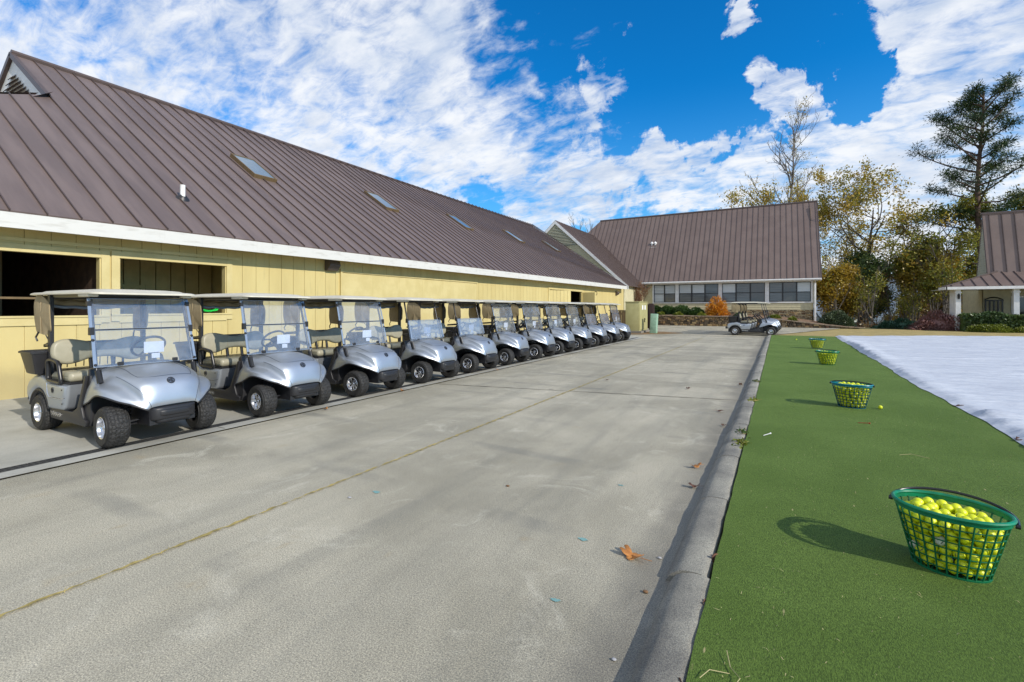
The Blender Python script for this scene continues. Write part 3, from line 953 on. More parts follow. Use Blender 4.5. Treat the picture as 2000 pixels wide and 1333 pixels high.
# skylights on the barn roof
mslope = (RZ - 3.2) / 8.7
for i, yc in enumerate((9.75, 15.65, 21.6, 27.75, 33.7)):
    e = empty('skylight', (0, 0, 0)); e.parent = shed; ALLO.setdefault(shed.name, []).append(e)
    top = -16.05; bot = -14.72
    def zr(x, yy=yc): return EZ(yy) + .03 + (RZ - EZ(yy) - .03) * ((-10.9 - x) / 8.7)
    fr = MB(); sl = Vector((bot - top, 0, zr(bot) - zr(top))).normalized(); nn_ = Vector((-sl.z, 0, sl.x))
    if nn_.z < 0: nn_ = -nn_
    def P(a, b, h_): return Vector((top, yc, zr(top))) + sl * a + Vector((0, b, 0)) + nn_ * h_
    L = 1.58; hw = .40
    for (a0, a1, b0, b1) in ((0, L, -hw, -hw + .035), (0, L, hw - .035, hw), (0, .045, -hw + .035, hw - .035), (L - .045, L, -hw + .035, hw - .035)):
        vs = [P(a, b, h_) for h_ in (0, .13) for a, b in ((a0, b0), (a1, b0), (a1, b1), (a0, b1))]
        fr.add(vs, [(0, 3, 2, 1), (4, 5, 6, 7), (0, 1, 5, 4), (1, 2, 6, 5), (2, 3, 7, 6), (3, 0, 4, 7)])
    fo = fr.build('skylight_frame', M['copper'], e)
    gl_ = MB(); gl_.add([P(.04, -hw + .03, .11), P(L - .04, -hw + .03, .11), P(L - .04, hw - .03, .11), P(.04, hw - .03, .11)], [(0, 1, 2, 3)])
    gl_.build('glass', M['skyglass'], e)
# vent pipe
vp = MB()
zb = EZ(6) + (RZ - EZ(6)) * ((12.38 - 10.9) / 8.7)
vp.lathe([(.055, -.1), (.055, .30), (.048, .30), (.048, .2)], 16, Matrix.Translation((-12.38, 6.1, zb + .05)))
vpo = vp.build('vent_pipe', M['white'], shed, smooth=40)
vp = MB(); vp.lathe([(.16, -.02), (.13, .03), (.06, .09), (.056, .09)], 16, Matrix.Translation((-12.38, 6.1, zb + .02)) @ Matrix.Rotation(R(34), 4, 'Y'))
vp.build('collar', M['blackp'], vpo, smooth=40)
# wall lights
def wall_light(y, z, lab, sc=1.0):
    r_ = empty('wall_light', (SX, y, z)); tag(r_, lab, 'wall light', 'wall lights on the yellow barn')
    b = MB()
    b.slab(roundpoly([(0, -.14), (.12, -.14), (.25, .02), (.20, .15), (0, .17)], .02, 3), -.19, .19, .01, 'y')
    b.build('housing', M['bronze'], r_)
    b = MB()
    b.add([(.09, -.15, -.134), (.205, -.15, .0), (.205, .15, .0), (.09, .15, -.134)], [(0, 1, 2, 3)])
    b.build('lens', M['paper'], r_)
    b = MB(); b.tube([(.02, .02, .14), (.02, .02, .22), (-.02, .02, .24)], .012, 6); b.build('conduit', M['dark'], r_)
wall_light(9.55, 2.77, 'box shaped grey wall light high on the yellow barn beside the flat panel door')
wall_light(37.6, 2.72, 'small dark wall light near the far corner of the yellow barn')
r_ = MB(); r_.tube([(0, 0, .1), (.12, 0, .12), (.16, 0, .04), (.15, 0, -.1), (.08, 0, -.14)], .02, 8)
tag(r_.build('wall_hook', M['dark'], loc=(SX + .01, 32.5, 2.6)), 'small dark bracket on the yellow barn wall right of the open doorway', 'bracket')
# white hose loop hanging in the far doorway
r_ = MB(); r_.tube([(.0, .12 * math.cos(a), .28 * math.sin(a)) for a in [2 * PI * k / 20 for k in range(20)]], .022, 8, closed=True)
tag(r_.build('hose_loop', M['paper'], loc=(SX - .1, 27.6, 2.25)), 'white hose loop hanging in the dark doorway of the yellow barn', 'hose')
# green rope bundle on the window sill
M['neon'] = mat('neon_green', (.01, .75, .08), .6, bump=1, bscale=60, bdist=.02, col2=(.0, .4, .04), scale=60)
r_ = MB(); rr_ = random.Random(3)
pts = []
for k in range(160):
    a = k * .62; pts.append((.04 * math.sin(k * 1.9), .19 * math.cos(a) + rr_.uniform(-.02, .02), .075 * math.sin(a) + rr_.uniform(-.015, .015)))
r_.tube(pts, .013, 5)
tag(r_.build('rope_bundle', M['neon'], loc=(SX - .03, 6.19, 1.555)), 'bright green bundle of netting lying on the sill of the second barn opening', 'rope bundle')
r_ = MB(); r_.tube([(0, 0, 0), (.0, .05, -.2), (.0, .09, -.42)], .03, 6)
M['red'] = mat('red_plastic', (.5, .01, .01), .5)
tag(r_.build('broom_handle', M['red'], loc=(SX - .4, 2.55, 1.86)), 'red handle leaning inside the dark barn opening behind the nearest cart', 'handle')


# ------------------------------------------------------------ golf cart
def cr(p0, p1, p2, p3, t):
    return .5 * ((2 * p1) + (-p0 + p2) * t + (2 * p0 - 5 * p1 + 4 * p2 - p3) * t * t + (-p0 + 3 * p1 - 3 * p2 + p3) * t ** 3)


COWL = [  # x, then (y, z) from the centre line outwards; last x offset per point lets the sides sweep back
    (-.44, [(0, .865), (.20, .862), (.38, .835), (.480, .765, 0), (.515, .60, -.05), (.525, .42, -.14)]),
    (-.30, [(0, .868), (.20, .862), (.38, .825), (.490, .720), (.540, .62, -.02), (.552, .485, -.05)]),
    (-.12, [(0, .848), (.21, .840), (.375, .795), (.455, .695), (.558, .645), (.578, .575)]),
    (.04, [(0, .812), (.24, .800), (.370, .755), (.408, .668), (.530, .630), (.567, .576)]),
    (.16, [(0, .770), (.23, .757), (.345, .705), (.372, .610), (.465, .570), (.500, .527)]),
    (.250, [(0, .705), (.21, .692), (.308, .640), (.328, .550), (.385, .512), (.402, .481)]),
    (.300, [(0, .595), (.165, .590), (.262, .545), (.300, .495), (.325, .458), (.335, .442)]),
    (.325, [(0, .490), (.155, .487), (.235, .465), (.262, .440), (.280, .422), (.285, .414)]),
    (.322, [(0, .432), (.150, .430), (.225, .424), (.245, .415), (.255, .408), (.262, .402)]),
]


def cowl_pt(a, b):
    """a in 0..8 along, b in -5..5 across"""
    sgn = -1 if b < 0 else 1
    b = abs(b)
    n = len(COWL)
    i = min(int(a), n - 2); t = a - i
    def sec(k):
        k = max(0, min(n - 1, k)); x, pts = COWL[k]
        j = min(int(b), len(pts) - 2); u = b - j
        def g(q):
            q_ = min(abs(q), len(pts) - 1); pp = pts[q_]; dx = pp[2] if len(pp) > 2 else 0.0
            return Vector((x + dx, -pp[0] if q < 0 else pp[0], pp[1]))
        return cr(g(j - 1), g(j), g(j + 1), g(j + 2), u)
    p = cr(sec(i - 1), sec(i), sec(i + 1), sec(i + 2), t)
    return Vector((p.x, p.y * sgn, p.z))


def cowl_n(a, b):
    e = .03
    du = cowl_pt(min(a + e, 8), b) - cowl_pt(max(a - e, 0), b); dv = cowl_pt(a, b + e) - cowl_pt(a, b - e)
    n = du.cross(dv)
    return n.normalized() * (1 if n.z > -0.0 or n.x > .2 else -1)


WB = 1.70


def build_cart():
    root = empty('golf_cart')
    # --- front cowl
    g = MB(); NU, NV = 48, 60
    g.grid(lambda u, v: cowl_pt(u * 8, -5 + 10 * v), NU, NV)
    cowl = g.build('cowl', M['silver'], root, smooth=60)
    sm = cowl.modifiers.new('Solidify', 'SOLIDIFY'); sm.thickness = .014; sm.offset = -1
    # scored hood panel and creases
    g = MB()
    def on(a, b, h=.001):
        n = cowl_n(a, b)
        if n.z < 0 and n.x < .3: n = -n
        return cowl_pt(a, b) + n * h
    path = [on(.6 + t * 3.1, -1.55 + .25 * t) for t in np.linspace(0, 1, 14)]
    path += [on(3.7 + .55 * math.sin(PI * .5 * min(1, t * 3)) * 1, -1.30 + 2.60 * t) for t in np.linspace(.06, .94, 16)]
    path += [on(.6 + t * 3.1, 1.55 - .25 * t) for t in np.linspace(1, 0, 14)]
    g.tube(path, .0042, 4)
    for s_ in (-1, 1):
        g.tube([on(2.2 + t * 5.5, s_ * (2.25 - .15 * t), .0005) for t in np.linspace(0, 1, 20)], .0036, 4)
    g.build('hood_crease', M['silver2'], cowl)
    # emblem
    a0 = 5.05
    c0 = on(a0, 0, .002); n0 = cowl_n(a0, 0)
    if n0.x < 0: n0 = -n0
    q = n0.to_track_quat('Z', 'Y').to_matrix().to_4x4(); q.translation = c0
    g = MB()
    g.lathe([(.042, 0), (.042, .003), (.035, .003), (.035, 0)], 28, q, 0, closed=True)
    for k in range(3):
        Mx = q @ Matrix.Rotation(PI / 2 + k * 2 * PI / 3, 4, 'Z')
        g.box(-.0035, .0035, 0, .036, .0005, .003, M=Mx)
        for s_ in (-1, 1):
            g.box(s_ * .010 - .002, s_ * .010 + .002, .013, .031, .0005, .003, M=Mx)
        g.box(-.012, .012, .012, .0155, .0005, .003, M=Mx)
    g.lathe([(.0, .0008), (.037, .0008)], 24, q, 1)
    g.build('emblem', [M['blackp'], M['silver2']], cowl)
    # black wheel arch lip
    for s_ in (-1, 1):
        g = MB()
        g.tube([cowl_pt(t, s_ * 5) + Vector((0, -s_ * .006, -.004)) for t in np.linspace(0, 8, 40)], .011, 6)
        g.build('arch_trim', M['blackp'], root, smooth=60)
    # black strip along the rear edge of the cowl + dash
    g = MB()
    g.tube([cowl_pt(0, b) + Vector((-.012, 0, .006)) for b in np.linspace(-4.9, 4.9, 44)], .020, 8)
    o_ = [(-.46, .80), (-.44, .86), (-.52, .855), (-.60, .80), (-.60, .74), (-.52, .64), (-.46, .60)]
    g.slab(o_, -.46, .46, .02, 'y')
    g.build('dashboard', M['blackp'], root, smooth=50)
    # floor, leg shield and sill in one moulding
    g = MB()
    fo = [(-.40, .19), (-1.42, .205), (-1.44, .305), (-.70, .305), (-.60, .34), (-.50, .52), (-.455, .84), (-.425, .84), (-.40, .70), (-.395, .5), (-.375, .33)]
    g.slab(fo, -.515, .515, .012, 'y')
    floor = g.build('floor_pan', M['blackp'], root, smooth=45)
    for s_ in (1, -1):
        g = MB()
        a, b = (-.545, -.513) if s_ < 0 else (.513, .545)
        g.slab(roundpoly([(-.44, .185), (-1.38, .195), (-1.40, .315), (-1.2, .325), (-.80, .315), (-.66, .38), (-.56, .58), (-.475, .77), (-.425, .77), (-.50, .55), (-.555, .40), (-.50, .27), (-.42, .25)], .015, 2), a, b, .008, 'y')
        sill = g.build('sill', M['blackp'], root, smooth=45)
    # lettering on the sill
    cu = bpy.data.curves.new('lettering', 'FONT'); cu.body = 'YAMAHA'; cu.size = .072; cu.extrude = .001; cu.align_x = 'LEFT'; cu.space_character = 1.05; cu.offset = .0012
    to = bpy.data.objects.new('lettering_tmp', cu); C.objects.link(to)
    bpy.context.view_layer.update()
    me = bpy.data.meshes.new_from_object(to.evaluated_get(bpy.context.evaluated_depsgraph_get()))
    bpy.data.objects.remove(to)
    me.materials.clear(); me.materials.append(M['chrome'])
    lo = bpy.data.objects.new('lettering', me); C.objects.link(lo); lo.parent = sill; ALLO.setdefault(sill.name, []).append(lo)
    lo.location = (-1.37, -.5475, .232); lo.rotation_euler = (R(90), 0, 0)
    # --- rear body with wheel arches cut in
    arch = [(-WB + .295 * math.cos(a), .235 + .285 * math.sin(a)) for a in [R(14 + k * (152 / 16)) for k in range(17)]]
    out = [(-.90, .625), (-.925, .50), (-.965, .36), (-1.0, .315), (-1.37, .30)] + arch + [(-2.03, .33), (-2.085, .44), (-2.075, .54), (-2.01, .62), (-1.86, .685), (-1.66, .70), (-1.50, .675), (-1.38, .625)]
    g = MB(); g.slab(out, -.565, .565, .055, 'y', seg=5)
    body = g.build('body', M['silver'], root, smooth=50)
    g = MB()
    for s_ in (-1, 1):
        # raised crease line, seat side scallop, small fixings
        yy = s_ * .566
        g.tube([(-.955, yy * .985, .47), (-1.02, yy, .455), (-1.2, yy, .455), (-1.36, yy, .455), (-1.41, yy, .50), (-1.44, yy * .99, .62)], .006, 5)
    g.build('side_crease', M['chrome'], body, smooth=60)
    g = MB()
    for s_ in (-1, 1):
        for (x, z) in ((-1.0, .565), (-.99, .40)):
            g.lathe([(.0, .004), (.009, .004), (.009, 0)], 10, Matrix.Translation((x, s_ * .566, z)) @ Matrix.Rotation(R(90) * (1 if s_ < 0 else -1), 4, 'X'))
    g.build('fixing', M['blackp'], body)
    g = MB()
    Mx = Matrix.Translation((-1.26, -.566, .545)) @ Matrix.Rotation(R(90), 4, 'X')
    g.lathe([(.036, .0), (.036, .002), (.031, .002), (.031, .0)], 24, Mx, closed=True)
    for sgn in (-1, 1):
        g.tube([Mx @ Vector((sgn * .012 + .009 * math.sin(t * 5), -.022 + .044 * t, .002)) for t in np.linspace(0, 1, 9)], .003, 4)
        g.tube([Mx @ Vector((-.024 + .048 * t, sgn * .010 + .006 * math.sin(t * 6), .002)) for t in np.linspace(0, 1, 7)], .0022, 4)
    g.build('round_badge', M['dark'], body)
    g = MB()
    for s_ in (-1, 1):
        g.tube([(x, s_ * .548, z) for x, z in arch], .013, 6)
        g.tube([(x, s_ * .53, z - .012) for x, z in arch], .02, 6)
    g.rbox(-2.17, -2.05, -.5, .5, .34, .45, .03)
    g.build('rear_bumper', M['blackp'], root, smooth=50)
    # chassis in between, axles, springs
    g = MB()
    g.box(-2.04, -.30, -.33, .33, .17, .34); g.box(-1.95, -1.1, -.36, .36, .3, .6)
    g.box(-.32, .30, -.24, .24, .22, .44)
    g.tube([(0, -.46, .23), (0, .46, .23)], .022, 8)
    g.tube([(.06, -.46, .25), (.09, 0, .30), (.06, .46, .25)], .012, 6)
    g.tube([(-WB, -.46, .23), (-WB, .46, .23)], .045, 8)
    g.build('chassis', M['blackp'], root)
    for s_ in (-1, 1):
        g = MB()
        g.tube([(.02, s_ * .33, .20), (-.04, s_ * .30, .58)], .014, 8)
        pts = [(.015 - .05 * t + .033 * math.cos(t * 34), s_ * (.33 - .025 * t) + .033 * math.sin(t * 34), .27 + .24 * t) for t in np.linspace(0, 1, 46)]
        g.tube(pts, .006, 5)
        g.build('shock_absorber', M['dark'], root, smooth=60)
    # front bumper
    g = MB()
    bo = [(.16, -.24), (.29, -.242), (.350, -.215), (.372, -.15), (.376, 0), (.372, .15), (.350, .215), (.29, .242), (.16, .24)]
    g.slab(roundpoly(bo, .04, 3), .275, .415, .018, 'z')
    g.slab([(x + .014 if x > .25 else x, y * .82) for x, y in roundpoly(bo, .04, 3)], .318, .385, .014, 'z')
    g.slab([(x * .98, y * .8) for x, y in roundpoly(bo, .04, 3)], .24, .30, .02, 'z')
    g.build('front_bumper', M['blackp'], root, smooth=45)
    # --- seat
    g = MB()
    so = roundpoly([(-1.44, .645), (-.93, .655), (-.90, .70), (-.915, .765), (-1.0, .775), (-1.40, .755), (-1.45, .72)], .04, 4)
    g.slab(so, -.525, .525, .045, 'y', seg=5)
    cush = g.build('seat_cushion', M['tan'], root, smooth=60)
    g = MB(); g.slab(roundpoly([(-1.45, .615), (-.915, .625), (-.905, .655), (-1.45, .65)], .01, 2), -.52, .52, .01, 'y'); g.build('seat_base', M['blackp'], cush, smooth=45)
    g = MB()
    for s_ in (-1, 1):
        g.tube([(-1.42, s_ * .12, .762), (-1.2, s_ * .12, .772), (-1.0, s_ * .12, .778), (-.93, s_ * .12, .765), (-.905, s_ * .12, .70)], .003, 4)
    g.build('stitching', M['fabric'], cush)
    half = [(0, 1.085), (.08, 1.09), (.20, 1.125), (.32, 1.15), (.42, 1.145), (.495, 1.10), (.52, 1.02), (.515, .93), (.47, .865), (.38, .83), (.27, .84), (.14, .885), (0, .90)]
    sm_ = []
    for i in range(len(half) - 1):
        for k in range(4):
            g4 = [Vector(half[max(0, min(len(half) - 1, i + d_))]) for d_ in (-1, 0, 1, 2)]
            if i == 0: g4[0] = Vector((-half[1][0], half[1][1]))
            if i == len(half) - 2: g4[3] = Vector((-half[-2][0], half[-2][1]))
            sm_.append(cr(*g4, k / 4))
    full = [(p.x, p.y) for p in sm_] + [(0, .90)] + [(-p.x, p.y) for p in sm_[:0:-1]]
    g = MB()
    Ms = Matrix.Translation((-1.44, 0, .83)) @ Matrix.Rotation(R(-9), 4, 'Y') @ Matrix.Translation((0, 0, -.83))
    g.slab(full, -.035, .05, .038, 'x', M=Ms, seg=5)
    back = g.build('seat_back', M['tan'], root, smooth=60)
    g = MB()
    for s_ in (-1, 1):
        g.tube([Ms @ Vector((.0505, s_ * .14, z)) for z in np.linspace(.905, 1.085, 6)], .0025, 4)
    g.build('stitching', M['fabric'], back)
    g = MB()
    for s_ in (-1, 1):
        g.tube([(-1.42, s_ * .12, .66), (-1.47, s_ * .12, .92)], .022, 6)
    g.rbox(-1.58, -1.49, -.53, .53, 1.06, 1.11, .015)
    g.tube([(-1.52, -.50, .64), (-1.54, -.50, 1.08)], .02, 6); g.tube([(-1.52, .50, .64), (-1.54, .50, 1.08)], .02, 6)
    g.build('seat_bracket', M['blackm'], root, smooth=50)
    # arm rests
    for s_ in (-1, 1):
        g = MB()
        y = s_ * .553
        pts = roundpoly([(-1.43, .655), (-1.44, .90), (-1.33, .915), (-1.13, .885), (-1.045, .64)], .05, 4)
        g.tube([(a, y - s_ * .0, b) for a, b in pts], .024, 8, closed=True)
        g.build('armrest', M['blackm'], root, smooth=60)
    # steering wheel
    g = MB()
    Mw = Matrix.Translation((-.80, .25, 1.04)) @ Matrix.Rotation(R(-48), 4, 'Y')
    g.tube([Mw @ Vector((.175 * math.cos(a), .185 * math.sin(a), 0)) for a in [2 * PI * k / 28 for k in range(28)]], .016, 8, closed=True)
    for a in (R(200), R(160), R(90), R(-90)):
        g.tube([Mw @ Vector((0, 0, -.02)), Mw @ Vector((.172 * math.cos(a), .18 * math.sin(a), 0))], .014, 6)
    g.lathe([(.0, .0), (.05, -.0), (.06, -.02), (.045, -.06)], 16, Mw)
    g.build('steering_wheel', M['blackp'], root, smooth=60)
    g = MB(); g.tube([Mw @ Vector((0, 0, -.03)), (-.50, .25, .70), (-.45, .25, .5)], .026, 8)
    g.box(-.86, -.78, .21, .29, .30, .33)
    g.build('steering_column', M['blackp'], root, smooth=60)
    # posts
    for s_ in (-1, 1):
        g = MB()
        g.tube([(-.215, s_ * .505, .70), (-.25, s_ * .51, .80), (-.46, s_ * .485, 1.66), (-.50, s_ * .47, 1.715)], .016, 8)
        g.tube([(-.19, s_ * .50, .70), (-.235, s_ * .505, .84)], .03, 6)
        g.build('front_strut', M['blackm'], root, smooth=60)
        g = MB()
        Mp = Matrix.Rotation(0, 4, 'X')
        g.rbox(-1.545, -1.475, s_ * .50 - .022, s_ * .50 + .022, .66, 1.71, .008)
        g.build('rear_post', M['blackp'], root)
    # canopy roof
    g = MB()
    def ring(ix, z, x0=-1.98, x1=-.20, yh=.585, rr=.12):
        pts = roundpoly([(x0 + ix, -yh + ix), (x1 - ix * 1.3, -yh * .95 + ix), (x1 - ix * 1.3, yh * .95 - ix), (x0 + ix, yh - ix)], rr, 6)
        return [(x, y, z - (.022 * ((x + 1.0) / .85) ** 2 if x > -1.0 else .012 * ((x + 1.0) / .9) ** 2)) for x, y in pts]
    rings = [ring(.10, 1.720), ring(.02, 1.718), ring(.0, 1.724), ring(.004, 1.740), ring(.03, 1.750), ring(.09, 1.755), ring(.115, 1.768), ring(.22, 1.778), ring(.42, 1.784)]
    n = len(rings[0]); vs = [p for r_ in rings for p in r_]
    fs = [(k * n + i, k * n + (i + 1) % n, (k + 1) * n + (i + 1) % n, (k + 1) * n + i) for k in range(len(rings) - 1) for i in range(n)]
    fs += [tuple(range(n - 1, -1, -1)), tuple(range((len(rings) - 1) * n, len(rings) * n))]
    g.add(vs, fs)
    rf = g.build('canopy', M['roofw'], root, smooth=35)
    g = MB()
    g.rbox(-1.55, -.46, -.50, -.455, 1.672, 1.715, .01); g.rbox(-1.55, -.46, .455, .50, 1.672, 1.715, .01); g.rbox(-1.56, -1.48, -.5, .5, 1.665, 1.712, .01)
    g.tube([(-.46, -.48, 1.69), (-.46, .48, 1.69)], .013, 6)
    g.build('canopy_frame', M['blackm'], rf)
    for s_ in (-1, 1):
        g = MB(); g.rbox(-.62, -.36, s_ * .50 - .05, s_ * .50 + .05, 1.675, 1.712, .01)
        g.build('handle_mount', M['roofw'], rf)
    # rear fabric cover rolled up, two side flaps
    for s_ in (-1, 1):
        g = MB(); y = s_ * .525
        fo = roundpoly([(-1.84, 1.715), (-1.72, 1.72), (-1.47, 1.60), (-1.44, 1.50), (-1.44, 1.27), (-1.56, 1.205), (-1.84, 1.225), (-1.875, 1.38), (-1.87, 1.60)], .04, 3)
        def bend(x, z): return y + s_ * (.012 * math.sin(x * 26) + .010 * math.sin(z * 9)) + s_ * .02 * (1.72 - z)
        P = [(x, bend(x, z), z) for x, z in fo]; Q = [(x, bend(x, z) - s_ * .012, z) for x, z in fo]; nn2 = len(P)
        cx = (-1.65, bend(-1.65, 1.46) + s_ * .02, 1.46); cq = (-1.65, cx[1] - s_ * .014, 1.46)
        g.add(P + Q + [cx, cq], [(i, (i + 1) % nn2, 2 * nn2) for i in range(nn2)] + [(nn2 + (i + 1) % nn2, nn2 + i, 2 * nn2 + 1) for i in range(nn2)] + [(i, nn2 + i, nn2 + (i + 1) % nn2, (i + 1) % nn2) for i in range(nn2)])
        g.tube([(-1.63, y + s_ * .03, 1.22), (-1.625, y + s_ * .034, 1.40), (-1.66, y + s_ * .022, 1.62)], .006, 4)
        fl_ = g.build('side_flap', M['fabric'], root, smooth=60)
        g = MB()
        for z in (): g.lathe([(0, .004), (.008, .004), (.008, -.004)], 8, Matrix.Translation((-1.50, y + s_ * .022, z)) @ Matrix.Rotation(R(90) * (1 if s_ < 0 else -1), 4, 'X'))
        g.tube([(-1.80, y, 1.24), (-1.86, y + s_ * .01, 1.17), (-1.84, y, 1.12)], .010, 6)
        g.build('strap', M['blackp'], fl_)
        g = MB(); g.tube([(-1.60, y, 1.22), (-1.54, y, 1.17), (-1.51, y * .96, 1.10)], .006, 5)
        g.build('strap', M['blackp'], fl_)
    g = MB()
    pts = []
    for i in range(17):
        y = -.50 + i / 16.0; pts.append((-1.70 + .01 * math.sin(i * 2.1), y, 1.625 - .025 * math.sin(PI * i / 16) + .006 * math.sin(i * 1.7)))
    g.tube(pts, [.045 + .008 * math.sin(i * 1.9) for i in range(17)], 10)
    g.grid(lambda u, v: (-1.70 - .03 * v + .01 * math.sin(u * 22), -.50 + u, 1.70 - .12 * v + .01 * math.sin(u * 16)), 20, 3)
    rl = g.build('rolled_cover', M['fabric'], root, smooth=60)
    g = MB(); g.tube([(x + .03, y, z - .05) for x, y, z in pts], .02, 8); g.build('clear_roll', M['edge'], rl, smooth=60)
    # bag well and cooler box behind
    g = MB()
    g.rbox(-2.06, -1.52, -.48, .48, .66, .725, .03)
    g.tube([(-2.0, -.46, .72), (-2.0, -.46, .98), (-1.98, .46, .98), (-2.0, .46, .72)], .016, 6)
    g.tube([(-1.98, -.40, 1.06), (-1.55, -.45, 1.09)], .018, 6); g.tube([(-1.98, .40, 1.06), (-1.55, .45, 1.09)], .018, 6); g.tube([(-1.98, -.42, 1.05), (-1.98, .42, 1.05)], .02, 6)
    for k in range(9): g.tube([(-1.99, -.36 + k * .09, .74), (-1.97, -.36 + k * .09, .97)], .006, 4)
    g.build('bag_rack', M['blackp'], root, smooth=50)
    g = MB()
    def bx_ring(z, x0, x1, y0, y1): return [(x, y, z) for x, y in roundpoly([(x0, y0), (x1, y0), (x1, y1), (x0, y1)], .02, 3)]
    rg = [bx_ring(.705, -1.94, -1.66, -.58, -.37), bx_ring(.72, -1.955, -1.645, -.60, -.355), bx_ring(.97, -2.0, -1.61, -.645, -.33), bx_ring(.972, -2.015, -1.6, -.66, -.32), bx_ring(.995, -2.015, -1.6, -.66, -.32), bx_ring(1.005, -1.99, -1.62, -.64, -.34)]
    n = len(rg[0]); g.add([p for r_ in rg for p in r_], [(k * n + i, k * n + (i + 1) % n, (k + 1) * n + (i + 1) % n, (k + 1) * n + i) for k in range(5) for i in range(n)] + [tuple(range(n - 1, -1, -1)), tuple(range(5 * n, 6 * n))])
    g.build('cooler_box', M['blackp'], root, smooth=35)
    # --- wheels
    tg = MB()
    RT, HWD = .229, .099
    NS, NL = 144, 40
    def tri(x): return abs((x % 1.0) * 2 - 1)
    prof = []
    for j in range(NL + 1):
        s_ = -1 + 2 * j / NL
        w_ = HWD * s_
        rr = RT - .028 * abs(s_) ** 5.0 - (.0 if abs(s_) < .97 else .01)
        prof.append((w_, rr, s_))
    def tyre(u, v):
        a = 2 * PI * u; j = int(round(v * NL)); w_, rr, s_ = prof[j]
        if abs(s_) < .86:
            z = w_ + .009 * (tri(u * 30) - .5) * 2
            gro = min(abs(((z / .0365) + .5) % 1.0 - .5) / .13, 1)
            lat = 1.0
            if (tri(u * 60 + (.5 if int(z // .0365) % 2 else 0)) > .80): lat = .4
            rr -= .0095 * (1 - min(gro, lat))
        return (rr * math.cos(a), w_, rr * math.sin(a))
    tg.grid(lambda u, v: tyre(u, v), NS, NL)
    # side walls
    for s_ in (-1, 1):
        tg.lathe([(prof[-1][1], HWD * s_), (.19, (HWD + .008) * s_), (.165, (HWD + .007) * s_), (.14, (HWD) * s_), (.122, .098 * s_), (.115, .088 * s_)], 72, Matrix.Rotation(R(-90), 4, 'X') if False else Matrix(((1, 0, 0, 0), (0, 0, 1, 0), (0, 1, 0, 0), (0, 0, 0, 1))))
    MY = Matrix(((1, 0, 0, 0), (0, 0, 1, 0), (0, 1, 0, 0), (0, 0, 0, 1)))   # lathe axis -> y
    def rim_geo(s_):
        g = MB()
        f = lambda prof_: [(r, w * s_) for r, w in prof_]
        g.lathe(f([(.118, .096), (.121, .100), (.117, .103), (.110, .098), (.106, .070), (.101, .058), (.098, .058)]), 40, MY)
        for k in range(8):
            a = 2 * PI * k / 8
            Mx = Matrix.Rotation(a, 4, 'Y')
            vs = [Mx @ Vector(p) for p in ((.030, .060 * s_, -.013), (.030, .060 * s_, .013), (.102, .056 * s_, .021), (.102, .056 * s_, -.021), (.030, .074 * s_, -.009), (.030, .074 * s_, .009), (.102, .066 * s_, .015), (.102, .066 * s_, -.015))]
            g.add(vs, [(0, 1, 2, 3), (4, 7, 6, 5), (0, 4, 5, 1), (1, 5, 6, 2), (2, 6, 7, 3), (3, 7, 4, 0)])
        g.lathe(f([(.0, .080), (.018, .080), (.026, .072), (.042, .070), (.044, .055)]), 20, MY)
        return g
    for (wx, wy) in ((0, -1), (0, 1), (-WB, -1), (-WB, 1)):
        hb = MB(); hb.lathe([(.0, .03), (.09, .03), (.116, .0), (.116, -.085)] if wy > 0 else [(.0, -.03), (.09, -.03), (.116, 0), (.116, .085)], 24, MY)
        hb.lathe([(.0, -.06 * wy), (.06, -.06 * wy), (.06, .03 * wy)], 16, MY)
        if wx == 0 and wy == -1: hub0 = hb
        wo_ = hb.build('wheel', M['blackp'], root, smooth=40, loc=(wx, wy * .468, .229))
        if TY.get('t') is None:
            TY['t'] = tg.build('tyre', M['rubber'], wo_, smooth=35)
        else:
            c = TY['t'].copy(); C.objects.link(c); c.parent = wo_; ALLO.setdefault(wo_.name, []).append(c)
        rim_geo(wy).build('rim', M['chrome'], wo_, smooth=35)
    return root


TY = {}


